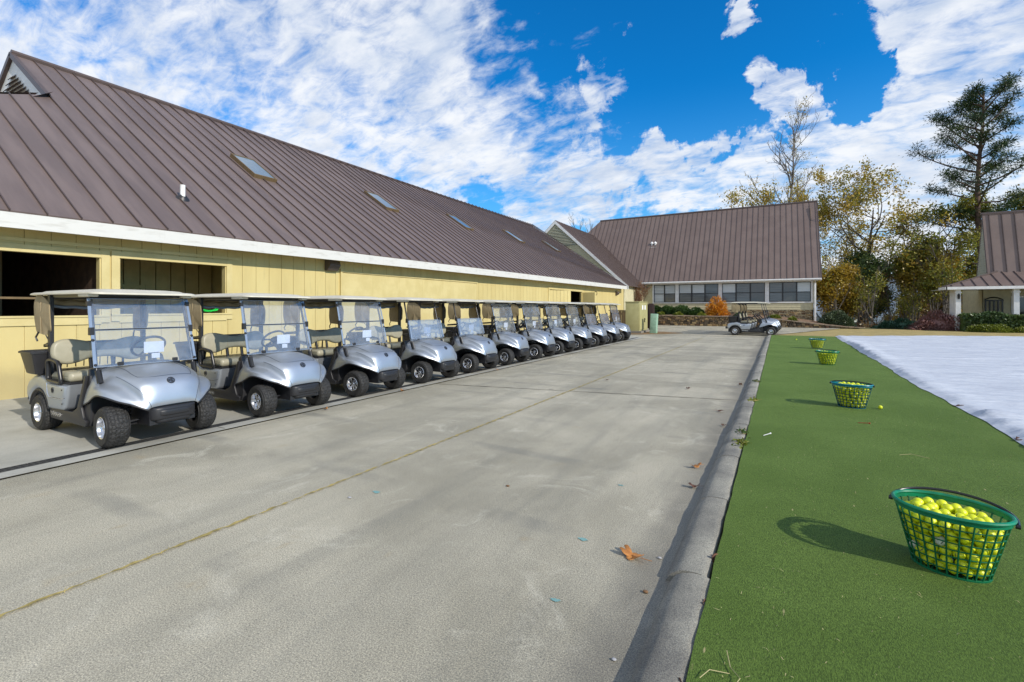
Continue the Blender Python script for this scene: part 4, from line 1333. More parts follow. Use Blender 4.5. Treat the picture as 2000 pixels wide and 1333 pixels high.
def pane(root, kind):
    """windshield: 'both', 'low' (upper pane folded down) with clips; follows the struts"""
    Pz = lambda z: -.25 - (z - .80) * (.21 / .86) + .026
    def sheet(z0, z1, off=0.0):
        g = MB()
        vs = []
        for o_ in (0, .005):
            for (y, z) in ((-.545, z0), (.545, z0), (.535, z1), (-.535, z1)):
                vs.append((Pz(z) + off + o_, y, z))
        g.add(vs, [(0, 1, 2, 3), (7, 6, 5, 4)])
        w_ = g.build('windshield', M['acryl'], root)
        e = MB()
        cs = [(-.545, z0), (.545, z0), (.535, z1), (-.535, z1)]
        e.tube([(Pz(z) + off + .0025, y, z) for y, z in cs], .0045, 5, closed=True)
        for s_ in (-1, 1):
            e.add([(Pz(z0) + off + .008, s_ * .545, z0), (Pz(z1) + off + .008, s_ * .535, z1), (Pz(z1) + off + .008, s_ * .505, z1), (Pz(z0) + off + .008, s_ * .515, z0)], [(0, 1, 2, 3)])
        e.build('pane_edge', M['edge'], w_, smooth=60)
        return w_
    lo = sheet(.875, 1.285)
    zs = [.90, 1.18]
    for z in zs:
        for s_ in (-1, 1):
            g = MB(); g.lathe([(0, .012), (.014, .010), (.017, .0), (.017, -.004)], 10, Matrix.Translation((Pz(z) + .008, s_ * .525, z)) @ Matrix.Rotation(R(90), 4, 'Y'))
            g.build('knob', M['blackp'], lo, smooth=45)
    for s_ in (-1, 1):
        g = MB(); g.rbox(Pz(1.29) - .03, Pz(1.29) + .022, s_ * .525 - .022, s_ * .525 + .022, 1.235, 1.325, .006)
        g.build('clip', M['blackp'], lo)
        if kind == 'both':
            g = MB(); g.rbox(Pz(1.60) - .03, Pz(1.60) + .022, s_ * .52 - .022, s_ * .52 + .022, 1.57, 1.625, .006)
            g.build('clip', M['blackp'], lo)
        g = MB(); g.rbox(Pz(.9) - .005, Pz(.9) + .02, s_ * .29 - .03, s_ * .29 + .03, .875, .918, .008)
        g.build('clip', M['blackp'], lo)
    if kind == 'both':
        up = sheet(1.30, 1.655)
        g = MB(); g.tube([(Pz(1.293) + .003, -.54, 1.293), (Pz(1.293) + .003, .54, 1.293)], .007, 6)
        g.tube([(Pz(1.66) + .0, -.535, 1.66), (Pz(1.66) + .0, .535, 1.66)], .006, 6)
        g.build('hinge_strip', M['dark'], up)
    else:
        up = sheet(.90, 1.27, .03)
    pc = MB()
    x = Pz(1.07) - .025
    pc.box(x - .003, x, -.02, .20, .995, 1.13); pc.box(x + .005, x + .008, .06, .15, .925, .985)
    pc.build('paper_card', M['paper'], root)
    return root


proto = build_cart()
n_base = list(kids(proto))
# the row along the barn: (index, windshield state, extra label)
row = ['both', 'both', 'both', 'low', 'low', 'both', 'both', 'both', 'both', 'low', 'low', 'both']
ordn = ['first', 'second', 'third', 'fourth', 'fifth', 'sixth', 'seventh', 'eighth', 'ninth', 'tenth', 'eleventh', 'twelfth']
labels = [
    'silver golf cart nearest the camera, front wheel on the drain, cooler box behind',
    'silver golf cart parked second in the row, green netting bundle seen behind its canopy',
    'silver golf cart third in the row, full windshield, before the barn wall light',
    'fourth silver golf cart in the row, its windshield folded down, nearer one',
    'silver golf cart fifth in the row, second with its windshield folded in half',
    'silver golf cart sixth in the row, full windshield, next after the two half windshields',
    'silver golf cart seventh in the row, full windshield, left of the open barn doorway',
    'silver golf cart eighth in the row, standing before the left leaf of the barn doorway',
    'silver golf cart ninth in the row, standing before the dark open barn doorway',
    'silver golf cart tenth in the row, third from the far end, half windshield',
    'silver golf cart eleventh in the row, last but one, half windshield',
    'silver golf cart at the far row end, nearest the olive utility cabinet',
]
GR = 'silver golf carts lined up along the barn'
import copy as _cp
carts = []
proto_low = copy_tree(proto)
pane(proto, 'both')
pane(proto_low, 'low')
rj = random.Random(11)
steers = [-4, -2, 3, 5, 2, -3, 4, 6, 0, 3, -2, 4]
made = []
for i, st in enumerate(row):
    made.append((st, -6.47 + (.05 if i else .0) + rj.uniform(-.03, .03), 2.93 + 1.745 * i + rj.uniform(-.03, .03), R(rj.uniform(-1.0, 1.0)), labels[i], GR, R(steers[i])))
side = [('low', -.36, 30.45, R(1), 'silver golf cart seen from the side at the drive end, nearest of three', 'three silver golf carts parked side by side at the end of the drive', 0),
        ('low', -.28, 32.15, R(1), 'middle one of three silver golf carts side by side at the drive end', 'three silver golf carts parked side by side at the end of the drive', 0),
        ('low', -.22, 33.85, R(1), 'farthest of three silver golf carts at the drive end, nearest the stone wall', 'three silver golf carts parked side by side at the end of the drive', 0)]
# copies first (they must be taken from the untouched prototypes), prototypes themselves last
full = made + side
for st in ('both', 'low'):
    L = [f for f in full if f[0] == st]
    p = proto if st == 'both' else proto_low
    for f in L[1:]:
        c = copy_tree(p)
        c.scale = (1.06, 1.0, 1.07) if f in side else (1, 1, 1); c.location = (f[1], f[2], .005); c.rotation_euler = (0, 0, f[3]); tag(c, f[4], 'golf cart', f[5])
        for k in kids(c):
            if k.name.split('.')[0] == 'wheel' and abs(k.location.x) < .01: k.rotation_euler = (0, 0, f[6])
    f = L[0]; c = p
    c.scale = (1.06, 1.0, 1.07) if f in side else (1, 1, 1); c.location = (f[1], f[2], .005); c.rotation_euler = (0, 0, f[3]); tag(c, f[4], 'golf cart', f[5])
    for k in kids(c):
        if k.name.split('.')[0] == 'wheel' and abs(k.location.x) < .01: k.rotation_euler = (0, 0, f[6])

# ------------------------------------------------------------ ball baskets
M['bgreen'] = mat('basket_green', (.0, .24, .11), .35, col2=(.0, .15, .07), scale=10)
M['bteal'] = mat('basket_teal', (.0, .20, .26), .35)
M['bgreen2'] = mat('basket_dark_green', (.0, .12, .045), .4)
M['bblue2'] = mat('basket_dark_teal', (.0, .07, .10), .4)


def ballmat(name, col):
    m = bpy.data.materials.new(name); m.use_nodes = True
    t = NT(m.node_tree); b = m.node_tree.nodes['Principled BSDF']
    b.inputs['Roughness'].default_value = .38
    vec = t.n('ShaderNodeTexCoord').outputs['Object']
    oi = t.n('ShaderNodeObjectInfo')
    c = t.mix(t.ss(t.noise(vec, 30, 4, .6), .35, .7), tuple(x * .85 for x in col), col)
    c = t.mix(t.math('MULTIPLY', oi.outputs['Random'], .25), c, tuple(x * .7 for x in col))
    # small printed mark on one side
    sp = t.n('ShaderNodeSeparateXYZ'); t.link(vec, sp.inputs[0])
    mk = t.math('MULTIPLY', t.math('LESS_THAN', t.math('ABSOLUTE', sp.outputs[0]), .010), t.math('LESS_THAN', t.math('ABSOLUTE', sp.outputs[1]), .0026))
    c = t.mix(t.math('MULTIPLY', mk, .8), c, (.05, .06, .03))
    t.link(c, b.inputs['Base Color'])
    vo = t.n('ShaderNodeTexVoronoi'); t.link(vec, vo.inputs['Vector']); vo.inputs['Scale'].default_value = 260
    bn = t.n('ShaderNodeBump'); bn.inputs['Strength'].default_value = .25; bn.inputs['Distance'].default_value = .002
    t.link(vo.outputs['Distance'], bn.inputs['Height']); t.link(bn.outputs[0], b.inputs['Normal'])
    return m


M['ball'] = ballmat('yellow_ball', (.78, .84, .015))
M['ballw'] = ballmat('white_ball', (.75, .76, .62))
BR = .0275
ballmesh = MB()
ballmesh.lathe([(max(1e-5, BR * math.sin(PI * k / 12)), -BR * math.cos(PI * k / 12)) for k in range(13)], 20)
bo_ = ballmesh.build('ball_proto', M['ball'], smooth=80)
me_y = bo_.data; bpy.data.objects.remove(bo_)
me_w = me_y.copy(); me_w.materials.clear(); me_w.materials.append(M['ballw'])
for mm in (me_y, me_w):
    mm.name = 'golf_ball'
rb = random.Random(5)


def ball_at(p, me, label, group=None):
    o = bpy.data.objects.new('golf_ball', me)
    C.objects.link(o)
    o.location = p
    o.rotation_euler = (rb.uniform(0, 6.28), rb.uniform(0, 6.28), rb.uniform(0, 6.28))
    tag(o, label, 'golf ball', group)
    return o


BL_, BW_, BH_ = .248, .190, .345      # rim half length, half width, height


def bk(t):  # half axes at height fraction
    k = .66 + .34 * t
    return BL_ * k, BW_ * k


def basket(x, y, rz, teal, label, lod=0):
    root = empty('ball_basket', (x, y, .087), rz)
    tag(root, label, 'ball basket', 'ball baskets standing on the turf')
    m1, m2 = (M['bteal'], M['bblue2']) if teal else (M['bgreen'], M['bgreen2'])
    def E(t, a, off=0): A, B = bk(t); return ((A + off) * math.cos(a), (B + off) * math.sin(a), t * BH_)
    nseg = 72 if lod == 0 else 36
    ang = [2 * PI * k / nseg for k in range(nseg)]
    g = MB()
    # rim: flat flange with rounded lip
    g.tube([E(1, a, .004) for a in ang], .011, 8, closed=True)
    vs = []
    for k in range(nseg):
        for (off, dz) in ((.002, .004), (.0, -.03), (-.004, -.03), (-.003, .004)):
            e = E(1, ang[k], off); vs.append((e[0], e[1], e[2] + dz))
    g.add(vs, [(4 * k + j, 4 * k + (j + 1) % 4, (4 * k + 4 + (j + 1) % 4) % (4 * nseg), (4 * k + 4 + j) % (4 * nseg)) for k in range(nseg) for j in range(4)])
    g.build('rim', m1, root, smooth=40)
    g = MB()
    nrib = 26
    for k in range(nrib):
        a = 2 * PI * (k + .5) / nrib
        g.tube([E(t, a, .0) for t in (0.01, .25, .5, .75, .93)], .0045 if lod == 0 else .0032, 5)
    for t in (.12, .235, .35, .465, .58, .695, .81):
        g.tube([E(t, a, .0) for a in ang], .0036 if lod == 0 else .0027, 5, closed=True)
    g.build('mesh_side', m2, root, smooth=50)
    g = MB()
    g.tube([E(.012, a, .0) for a in ang], .007, 6, closed=True)
    A, B = bk(0)
    for k in range(-4, 5):
        xx = k * A / 5; yy = B * math.sqrt(max(0, 1 - (xx / A) ** 2)); g.tube([(xx, -yy, .008), (xx, yy, .008)], .004, 4)
    g.build('base_ring', m2, root, smooth=50)
    # handle folded down along the back of the rim
    g = MB()
    sg = 1
    hp = []
    for k in range(25):
        a = PI * k / 24
        sw = math.sin(a)
        hp.append(((BL_ + .018) * math.cos(a), (BW_ + .030) * sw * sg + 0, BH_ - .022 + .045 * sw ** .8))
    if lod == 0 and teal: hp = [(p[0], p[1] * .1 - .03 * math.sin(PI * i / 24), p[2] + .01) for i, p in enumerate(hp)]
    g.tube(hp, .0085, 6, sx=1.0)
    for s_ in (0, -1):
        p = hp[s_]; g.tube([(p[0] - .012 * (1 if s_ == 0 else -1), p[1], p[2] - .004), (p[0] + .008 * (1 if s_ == 0 else -1), p[1], p[2] - .004)], .012, 8)
    g.build('handle', M['blackm'], root, smooth=60)
    return root


def fill(x, y, rz, top=.80, seed=1, heap=.04):
    """ball centres: dropped into the tapering oval, shell-first so everything that shows is filled"""
    r = random.Random(seed)
    pts = []
    dz = BR * 1.62
    lay = 0
    z = .012 + BR
    while z < top * BH_ + heap:
        t = z / BH_
        A, B = bk(min(t, 1)); A -= BR + .007; B -= BR + .007
        if z > top * BH_ - BR:
            k = 1 - ((z - (top * BH_ - BR)) / (heap + BR)) ** 1.5 * .55
            A *= k; B *= k
        # rows from outside in
        s_ = 0
        while A > .01 and B > .004:
            per = PI * (3 * (A + B) - math.sqrt((3 * A + B) * (A + 3 * B)))
            n = max(1, int(per / (BR * 2.06)))
            ph = r.uniform(0, 6.28)
            # equal arc spacing
            ts = np.linspace(0, 2 * PI, 400); ex = A * np.cos(ts); ey = B * np.sin(ts)
            cum = np.concatenate([[0], np.cumsum(np.hypot(np.diff(ex), np.diff(ey)))])
            for k in range(n):
                sarc = ((k + .5 * (lay % 2)) / n * cum[-1] + ph * 0) % cum[-1]
                tt = float(np.interp(sarc, cum, ts))
                pts.append([A * math.cos(tt) + r.gauss(0, .0016), B * math.sin(tt) + r.gauss(0, .0016), z + r.gauss(0, .004), s_, lay])
            A -= BR * 1.95; B -= BR * 1.95; s_ += 1
        z += dz; lay += 1
    nl = lay
    # keep what can be seen: outer ring and the top layers
    keep = [p for p in pts if p[3] == 0 or p[4] >= nl - 3]
    P = np.array([p[:3] for p in keep])
    for it in range(30):
        D = P[:, None, :] - P[None, :, :]; dd = np.sqrt((D ** 2).sum(-1)) + np.eye(len(P)) * 9
        ov = np.clip(2 * BR - dd, 0, None) * .3
        mv = (D / dd[..., None] * ov[..., None]).sum(1)
        P += mv
        t = np.clip(P[:, 2] / BH_, 0, 1); k = .66 + .34 * t
        A = BL_ * k - BR - .005; B = BW_ * k - BR - .005
        rad = np.sqrt((P[:, 0] / A) ** 2 + (P[:, 1] / B) ** 2)
        f = np.where(rad > 1, 1 / rad, 1); P[:, 0] *= f; P[:, 1] *= f
        P[:, 2] = np.clip(P[:, 2], .01 + BR, None)
    c, s2 = math.cos(rz), math.sin(rz)
    return [Vector((x + p[0] * c - p[1] * s2, y + p[0] * s2 + p[1] * c, p[2] + .087)) for p in P]


bs = [(.845, 3.55, R(-19), False, 'bright green oval wire basket heaped with yellow golf balls, nearest the camera'),
      (.95, 8.62, R(-14), True, 'teal rimmed basket of yellow golf balls, second from the camera, a lone ball beside it'),
      (1.11, 14.76, R(-4), False, 'green rimmed ball basket standing third from the camera on the turf'),
      (1.23, 20.4, R(-4), True, 'blue rimmed ball basket at the far end of the turf, smallest in view')]
bname = ['the nearest bright green basket', 'the second basket, with the teal rim', 'the third basket along the turf', 'the farthest basket on the turf']
allb = []
for i, (x, y, rz, teal, lab) in enumerate(bs):
    basket(x, y, rz, teal, lab, lod=0 if i < 2 else 1)
    for p in fill(x, y, rz, .84 if i == 0 else .88, 20 + i):
        allb.append((p, i))
campos = Vector((0, 0, 1.55))
# the balls that show largest and face the camera are single objects, the rest one mass
def score(pb):
    p, i = pb
    c = Vector((bs[i][0], bs[i][1], .087 + .2)); vd = (campos - c).normalized()
    return (campos - p).length - (p - c).dot(vd) * 6
allb.sort(key=score)
one = allb[:290]
rest = allb[290:]
whites = 0
for p, i in one:
    wv = i == 0 and whites < 3 and p.z < .30 and rb.random() < .07
    if wv:
        whites += 1
        ball_at(p, me_w, 'whitish golf ball among the yellow ones inside ' + bname[0], 'white golf balls inside the nearest basket')
    else:
        ball_at(p, me_y, 'yellow golf ball heaped inside ' + bname[i], 'golf balls inside ' + bname[i])
if rest:
    g = MB()
    for p, i in rest:
        g.lathe([(max(1e-5, BR * math.sin(PI * k / 6)), -BR * math.cos(PI * k / 6)) for k in range(7)], 9, Matrix.Translation(p))
    tag(g.build('golf_balls', M['ball'], smooth=80), 'yellow golf balls filling the far baskets on the turf', 'golf balls', kind='stuff')
ball_at((1.29, 8.63, .087 + BR), me_y, 'single yellow golf ball lying on the turf beside the teal basket')
ball_at((.72, 25.3, .087 + BR), me_y, 'single pale golf ball lying on the turf beyond the farthest basket')


# ------------------------------------------------------------ terrace bed and stone retaining wall
def wtop(x):
    pts = [(-14, .98), (-9.7, .93), (-3.2, .86), (.3, .64), (2.8, .32), (4.6, .14), (6, .1)]
    for (a, za), (b, zb) in zip(pts, pts[1:]):
        if x <= b: return za + (zb - za) * max(0, (x - a) / (b - a))
    return .1


g = MB()
rt = random.Random(9)
g.grid(lambda u, v: (-13 + 18.5 * u, 44.25 + 4.6 * v, wtop(-13 + 18.5 * u) - .03 + .22 * v * (1 if -13 + 18.5 * u < 2.4 else max(0, 1 - (-13 + 18.5 * u - 2.4) / 3)) + rt.uniform(-.02, .02)), 80, 20)
tag(g.build('mulch_bed', M['mulch'], smooth=80), kind='structure')
# stones with their own colours
m = bpy.data.materials.new('field_stone'); m.use_nodes = True
t = NT(m.node_tree); b = m.node_tree.nodes['Principled BSDF']
gg = t.n('ShaderNodeNewGeometry')
rp = t.n('ShaderNodeValToRGB')
cols = [(.06, .045, .03), (.16, .11, .06), (.10, .08, .055), (.34, .21, .09), (.20, .15, .09), (.48, .34, .16), (.13, .07, .04), (.26, .20, .13)]
while len(rp.color_ramp.elements) < len(cols): rp.color_ramp.elements.new(.5)
for i, c in enumerate(cols):
    rp.color_ramp.elements[i].position = i / (len(cols) - 1); rp.color_ramp.elements[i].color = c + (1,)
t.link(gg.outputs['Random Per Island'], rp.inputs[0])
cx = t.mix(t.ss(t.noise(gg.outputs['Position'], 9, 5, .65), .3, .7), t.mix(1.0, rp.outputs[0], (.55, .55, .55), 'MULTIPLY'), rp.outputs[0])
t.link(cx, b.inputs['Base Color']); b.inputs['Roughness'].default_value = .85
M['stone'] = m
M['mortar'] = mat('mortar_dark', (.045, .035, .025), .95)


def stone_face(g, x0, x1, yf, zf0, zf1, h=.17, depth=.16, wmin=.12, wmax=.42):
    z = 0.0
    rows = 0
    while z < 1.3:
        hh = rt.uniform(.7, 1.3) * h
        x = x0 + rt.uniform(-.2, 0)
        while x < x1:
            wd = rt.uniform(wmin, wmax)
            zt = min(zf1(x + wd / 2), zf0(x) + z + hh)
            zb_ = zf0(x) + z
            if zt - zb_ > .04 and x + wd > x0 and x < x1:
                xa, xb = max(x, x0), min(x + wd, x1)
                jz = rt.uniform(-.03, .03)
                o_ = roundpoly([(xa + .012 + rt.uniform(0, .02), zb_ + .01 + jz), (xb - .012, zb_ + .01 + rt.uniform(-.02, .02)), (xb - .012 - rt.uniform(0, .03), min(zt + jz, zf1(x) + .02) - .01), (xa + .012, zt - .01 + rt.uniform(-.02, .02))], .035, 2)
                pr = rt.uniform(0, .05)
                g.slab(o_, yf - pr, yf + depth, .022, 'y', seg=2)
            x += wd
        z += hh; rows += 1


rw = empty('stone_retaining_wall', (0, 0, 0))
tag(rw, 'low rough fieldstone retaining wall with a pale cap in front of the planted bed', 'retaining wall')
g = MB(); stone_face(g, -12.5, 5.0, 44.06, lambda x: 0.0, lambda x: wtop(x) - .05)
g.build('stone', M['stone'], rw)
g = MB()
for i in range(60):
    x0 = -12.5 + 17.5 * i / 60; x1 = -12.5 + 17.5 * (i + 1) / 60
    z0, z1 = wtop(x0) - .06, wtop(x1) - .06
    g.add([(x0, 44.12, -.1), (x1, 44.12, -.1), (x1, 44.12, z1), (x0, 44.12, z0), (x0, 44.3, z0), (x1, 44.3, z1)], [(0, 1, 2, 3), (3, 2, 5, 4)])
g.build('mortar', M['mortar'], rw)
M['capstone'] = mat('cap_stone', (.36, .28, .20), .85, col2=(.22, .17, .12), scale=5, coords='World')
g = MB(); x = -12.5
while x < 5.1:
    wd = rt.uniform(.3, .6); zz_ = wtop(x + wd / 2)
    Mx = Matrix.Translation((x + wd / 2, 44.2, zz_ - .035)) @ Matrix.Rotation(-math.atan2(wtop(x + wd) - wtop(x), wd), 4, 'Y')
    g.box(-wd / 2 + .008, wd / 2 - .008, -.19, .12, -.03, .03 + rt.uniform(-.008, .012), M=Mx)
    x += wd
g.build('cap', M['capstone'], rw)

# ------------------------------------------------------------ main building
mb = empty('clubhouse', (0, 0, 0))
tag(mb, 'cream clubhouse wing with steep brown metal roof and long rows of dark framed windows', 'building')
FY = 48.0
EX0, EX1 = -24.0, 3.15
RY, RZ2 = 53.4, 11.55
EYf, EZf = 47.4, 4.02
seam_roof('roof', (EX0, EYf, EZf + .08), (EX1, EYf, EZf + .08), (-17.9, RY - .4, RZ2), (EX1, RY - .4, RZ2), .47, [M['roof3'], M['roof2']], mb, sh=.04, sw=.025)
seam_roof('roof', (EX1, 2 * RY - EYf - 2, EZf), (EX0, 2 * RY - EYf - 2, EZf), (EX1, RY - .4, RZ2), (-17.9, RY - .4, RZ2), .47, [M['roof3'], M['roof2']], mb)
g = MB(); g.add([(EX0, EYf, EZf), (-17.9, RY - .4, RZ2), (EX0, 2 * RY - EYf - 2, EZf)], [(0, 1, 2)]); g.build('roof', M['roof3'], mb)
g = MB(); g.tube([(-17.9, RY - .4, RZ2 + .03), (EX1, RY - .4, RZ2 + .03)], .09, 6); g.build('ridge_cap', M['roof2'], mb)
g = MB()
# right rake edge
for (a, b_) in (((EX1, EYf - .03, EZf + .1), (EX1, RY - .4, RZ2 + .05)), ((EX1, 2 * RY - EYf - 2, EZf), (EX1, RY - .4, RZ2 + .05))):
    a = Vector(a); b_ = Vector(b_); dz = Vector((0, 0, -.22)); dx = Vector((.05, 0, 0))
    g.add([a, b_, b_ + dz, a + dz, a + dx, b_ + dx, b_ + dz + dx, a + dz + dx], [(0, 1, 2, 3), (7, 6, 5, 4), (0, 4, 5, 1), (1, 5, 6, 2), (2, 6, 7, 3), (3, 7, 4, 0)])
g.build('rake_trim', M['roof2'], mb)
g = MB(); g.box(EX0, EX1 + .02, EYf - .04, EYf + .03, EZf - .14, EZf + .05); g.box(EX0, EX1, EYf + .03, FY, EZf - .12, EZf - .09); g.build('fascia', M['white'], mb)
# gutter
g = MB(); g.slab(roundpoly([(EYf - .16, EZf - .08), (EYf - .045, EZf - .08), (EYf - .045, EZf + .03), (EYf - .16, EZf + .03)], .03, 3), EX0 + .3, EX1, .01, 'x'); g.build('gutter', M['white'], mb)
# walls: lap siding built course by course around the windows
WG = [(-10.73, -8.69, 2), (-8.36, -4.85, 3), (-4.53, -1.03, 3), (-.71, 2.44, 3)]
WZ0, WZ1 = 2.12, 3.80
g = MB()
def lap(g, x0, x1, z0, z1, y, step=.2, mi=0):
    z = z0
    while z < z1 - .01:
        zt = min(z + step, z1)
        g.add([(x0, y - .022, z), (x1, y - .022, z), (x1, y - .002, zt), (x0, y - .002, zt), (x0, y, z), (x1, y, z)], [(0, 1, 2, 3), (0, 4, 5, 1)], mi)
        z = zt
def base_z(x): return 1.42
lap(g, EX0 + 1, -10.85, 1.0, EZf - .1, FY)
lap(g, -10.85, 2.62, 1.42, WZ0 - .10, FY)
g.box(EX0 + 1, 2.62, FY, FY + .2, .1, WZ0 - .1); g.box(EX0 + 1, -10.8, FY, FY + .2, 1, EZf - .1)
g.box(2.5, 2.62, FY + .0, FY + 8.0, .1, 4.0)
# gable triangle on the right end
g.add([(2.60, EYf + .4, 4.0), (2.60, RY - 1, RZ2 - .5), (2.60, 2 * RY - EYf - 2.4, 4.0), (2.60, EYf + .4, .0), (2.60, 2 * RY - EYf - 2.4, 0)], [(0, 2, 1), (3, 4, 2, 0)])
g.build('wall', M['siding'], mb)
g = MB()
stone_face(g, -6.0, 2.62, FY - .02, lambda x: .1, lambda x: 1.38, .11, .1, .15, .5)
g.build('stone_base', M['stone'], mb)
g = MB(); g.box(-10.86, 2.64, FY - .07, FY + .2, WZ0 - .12, WZ0 - .02); g.box(-10.86, 2.64, FY - .05, FY + .2, WZ1 + .02, WZ1 + .12)
for (a, b) in ((-10.86, -10.73), (-8.69, -8.36), (-4.85, -4.53), (-1.03, -.71), (2.44, 2.64)):
    g.box(a, b, FY - .06, FY + .2, WZ0 - .02, WZ1 + .02)
g.box(-11.9, -11.8, FY - .04, FY, .9, 3.9); g.box(-13.6, -13.5, FY - .04, FY, .9, 3.9)
g.build('window_surround', M['white'], mb)
PM = [['blind', 'blind', 'blind', 'blind2'], ['blind', 'blind', 'blind2', 'blind2', 'blind2', 'glass'], ['blind', 'blind2', 'glass', 'blind2', 'blind2', 'glass'], ['blind2', 'glass', 'blind', 'blind2', 'glass', 'blind2']]
for k, (a, b, n) in enumerate(WG):
    wd = (b - a) / n
    for i in range(n):
        x0 = a + i * wd; x1 = x0 + wd
        zm = (WZ0 + WZ1) / 2 - .02
        fr = MB()
        fw = .055
        fr.box(x0, x0 + fw, FY + .0, FY + .08, WZ0 - .02, WZ1 + .02); fr.box(x1 - fw, x1, FY + .0, FY + .08, WZ0 - .02, WZ1 + .02)
        fr.box(x0 + fw, x1 - fw, FY + .01, FY + .08, WZ0 - .02, WZ0 + .04); fr.box(x0 + fw, x1 - fw, FY + .01, FY + .08, WZ1 - .04, WZ1 + .02); fr.box(x0 + fw, x1 - fw, FY + .0, FY + .07, zm - .03, zm + .03)
        f = fr.build('window', M['blackp'], mb)
        for j, (z0, z1) in enumerate(((zm + .03, WZ1 - .04), (WZ0 + .04, zm - .03))):
            p = MB(); y = FY + .045 + .01 * j
            p.add([(x0 + fw, y, z0), (x1 - fw, y, z0), (x1 - fw, y, z1), (x0 + fw, y, z1)], [(0, 1, 2, 3)])
            p.build('pane', M[PM[k][j * n + i]], f)
g = MB(); g.rbox(2.66, 2.80, FY - .16, FY - .06, .3, 3.7, .02); g.tube([(2.73, FY - .11, 3.68), (2.73, FY - .3, 3.85), (2.73, FY - .62, 3.95)], .05, 8); g.build('downspout', M['white'], mb, smooth=50)
g = MB()
for dx in (-.17, .17):
    yv = EYf + 3.15; zv = EZf + (RZ2 - EZf) * 3.15 / 6
    g.lathe([(.10, -.25), (.10, .22), (.17, .22), (.17, .30), (.02, .46)], 14, Matrix.Translation((-11.3 + dx, yv - .1, zv + .02)))
    g.box(-11.3 + dx - .16, -11.3 + dx + .16, yv - .35, yv - .1, zv - .3, zv - .12)
g.build('roof_vent', M['white'], mb, smooth=40)

# connector with gable in front of the clubhouse
cn = empty('gabled_link', (0, 0, 0))
tag(cn, 'small cream gabled link with louvred peak, rising between the yellow barn and the clubhouse', 'building')
GX, GZ, GY = -18.2, 9.75, 41.0
hw_ = 6.9; gl = 3.5
seam_roof('roof', (GX + hw_, GY - .12, gl), (GX + hw_, 52.5, gl), (GX, GY - .12, GZ), (GX, 52.5, GZ), .40, [M['roof'], M['roof2']], cn)
seam_roof('roof', (GX - hw_, 52.5, gl), (GX - hw_, GY - .12, gl), (GX, 52.5, GZ), (GX, GY - .12, GZ), .40, [M['roof'], M['roof2']], cn)
g = MB()
z = gl - .3
while z < GZ - .25:
    zt = z + .2; w0 = (GZ - z) / (GZ - gl) * hw_ - .25; w1 = max(0, (GZ - zt) / (GZ - gl) * hw_ - .25)
    g.add([(GX - w0, GY - .02, z), (GX + w0, GY - .02, z), (GX + w1, GY, zt), (GX - w1, GY, zt), (GX - w0, GY, z), (GX + w0, GY, z)], [(0, 1, 2, 3), (0, 4, 5, 1)])
    z = zt
g.box(GX - hw_ + .4, GX + hw_ - .4, GY, GY + .2, 0, gl - .1); g.box(GX + hw_ - .6, GX + hw_ - .4, GY + .2, 48, 0, gl + .1)
gw = g.build('wall', M['siding'], cn)
g = MB(); z = GZ - 2.3
g.box(GX - 2.1, GX + 2.1, GY - .06, GY - .02, GZ - 2.42, GZ - 2.3)
while z < GZ - .6:
    w0 = (GZ - z) / (GZ - gl) * hw_ - .55
    g.add([(GX - w0, GY - .12, z), (GX + w0, GY - .12, z), (GX + w0 - .08, GY - .04, z + .1), (GX - w0 + .08, GY - .04, z + .1)], [(0, 1, 2, 3)])
    z += .14
g.build('louvre', M['grey_siding'], gw)
g = MB()
for s_ in (-1, 1):
    a = Vector((GX + s_ * hw_, GY - .15, gl - .05)); b_ = Vector((GX, GY - .15, GZ - .05)); dz = Vector((0, 0, -.30)); dy = Vector((0, .08, 0))
    g.add([a, b_, b_ + dz, a + dz, a + dy, b_ + dy, b_ + dz + dy, a + dz + dy], [(0, 1, 2, 3), (7, 6, 5, 4), (0, 4, 5, 1), (1, 5, 6, 2), (2, 6, 7, 3), (3, 7, 4, 0)])
g.build('bargeboard', M['white'], cn)

# ------------------------------------------------------------ pavilion on the right
pv = empty('pavilion', (0, 0, 0))
tag(pv, 'small pavilion at the right edge with steep brown roof, hipped porch and white columns', 'building')
PX0, PX1 = 10.15, 26.0
PYf = 43.5
PE = 2.98
kx0, kx1, kyf, kyb = 13.9, 24, 45.55, 49.6
KZ = 4.25
seam_roof('porch_roof', (PX0, PYf, PE + .06), (PX1, PYf, PE + .06), (kx0, kyf + .4, KZ), (kx1, kyf + .4, KZ), .62, [M['roof3'], M['roof2']], pv, sh=.05, sw=.03)
seam_roof('porch_roof', (PX0, 45.1, PE + .06), (PX0, PYf, PE + .06), (kx0, 47.4, KZ), (kx0, kyf + .4, KZ), .62, [M['roof3'], M['roof2']], pv)
g = MB(); g.tube([(PX0, PYf, PE + .08), (kx0, kyf + .4, KZ + .05), (kx1, kyf + .4, KZ + .05)], .05, 6); g.build('hip_cap', M['roof2'], pv)
g = MB(); g.box(PX0 - .02, PX1, PYf - .05, PYf + .05, PE - .16, PE + .03); g.box(PX0 - .05, PX0 + .05, PYf - .05, 45.1, PE - .16, PE + .03)
g.box(PX0 + .05, PX1, PYf + .05, 47.5, PE - .12, PE - .1); g.build('fascia', M['white'], pv)
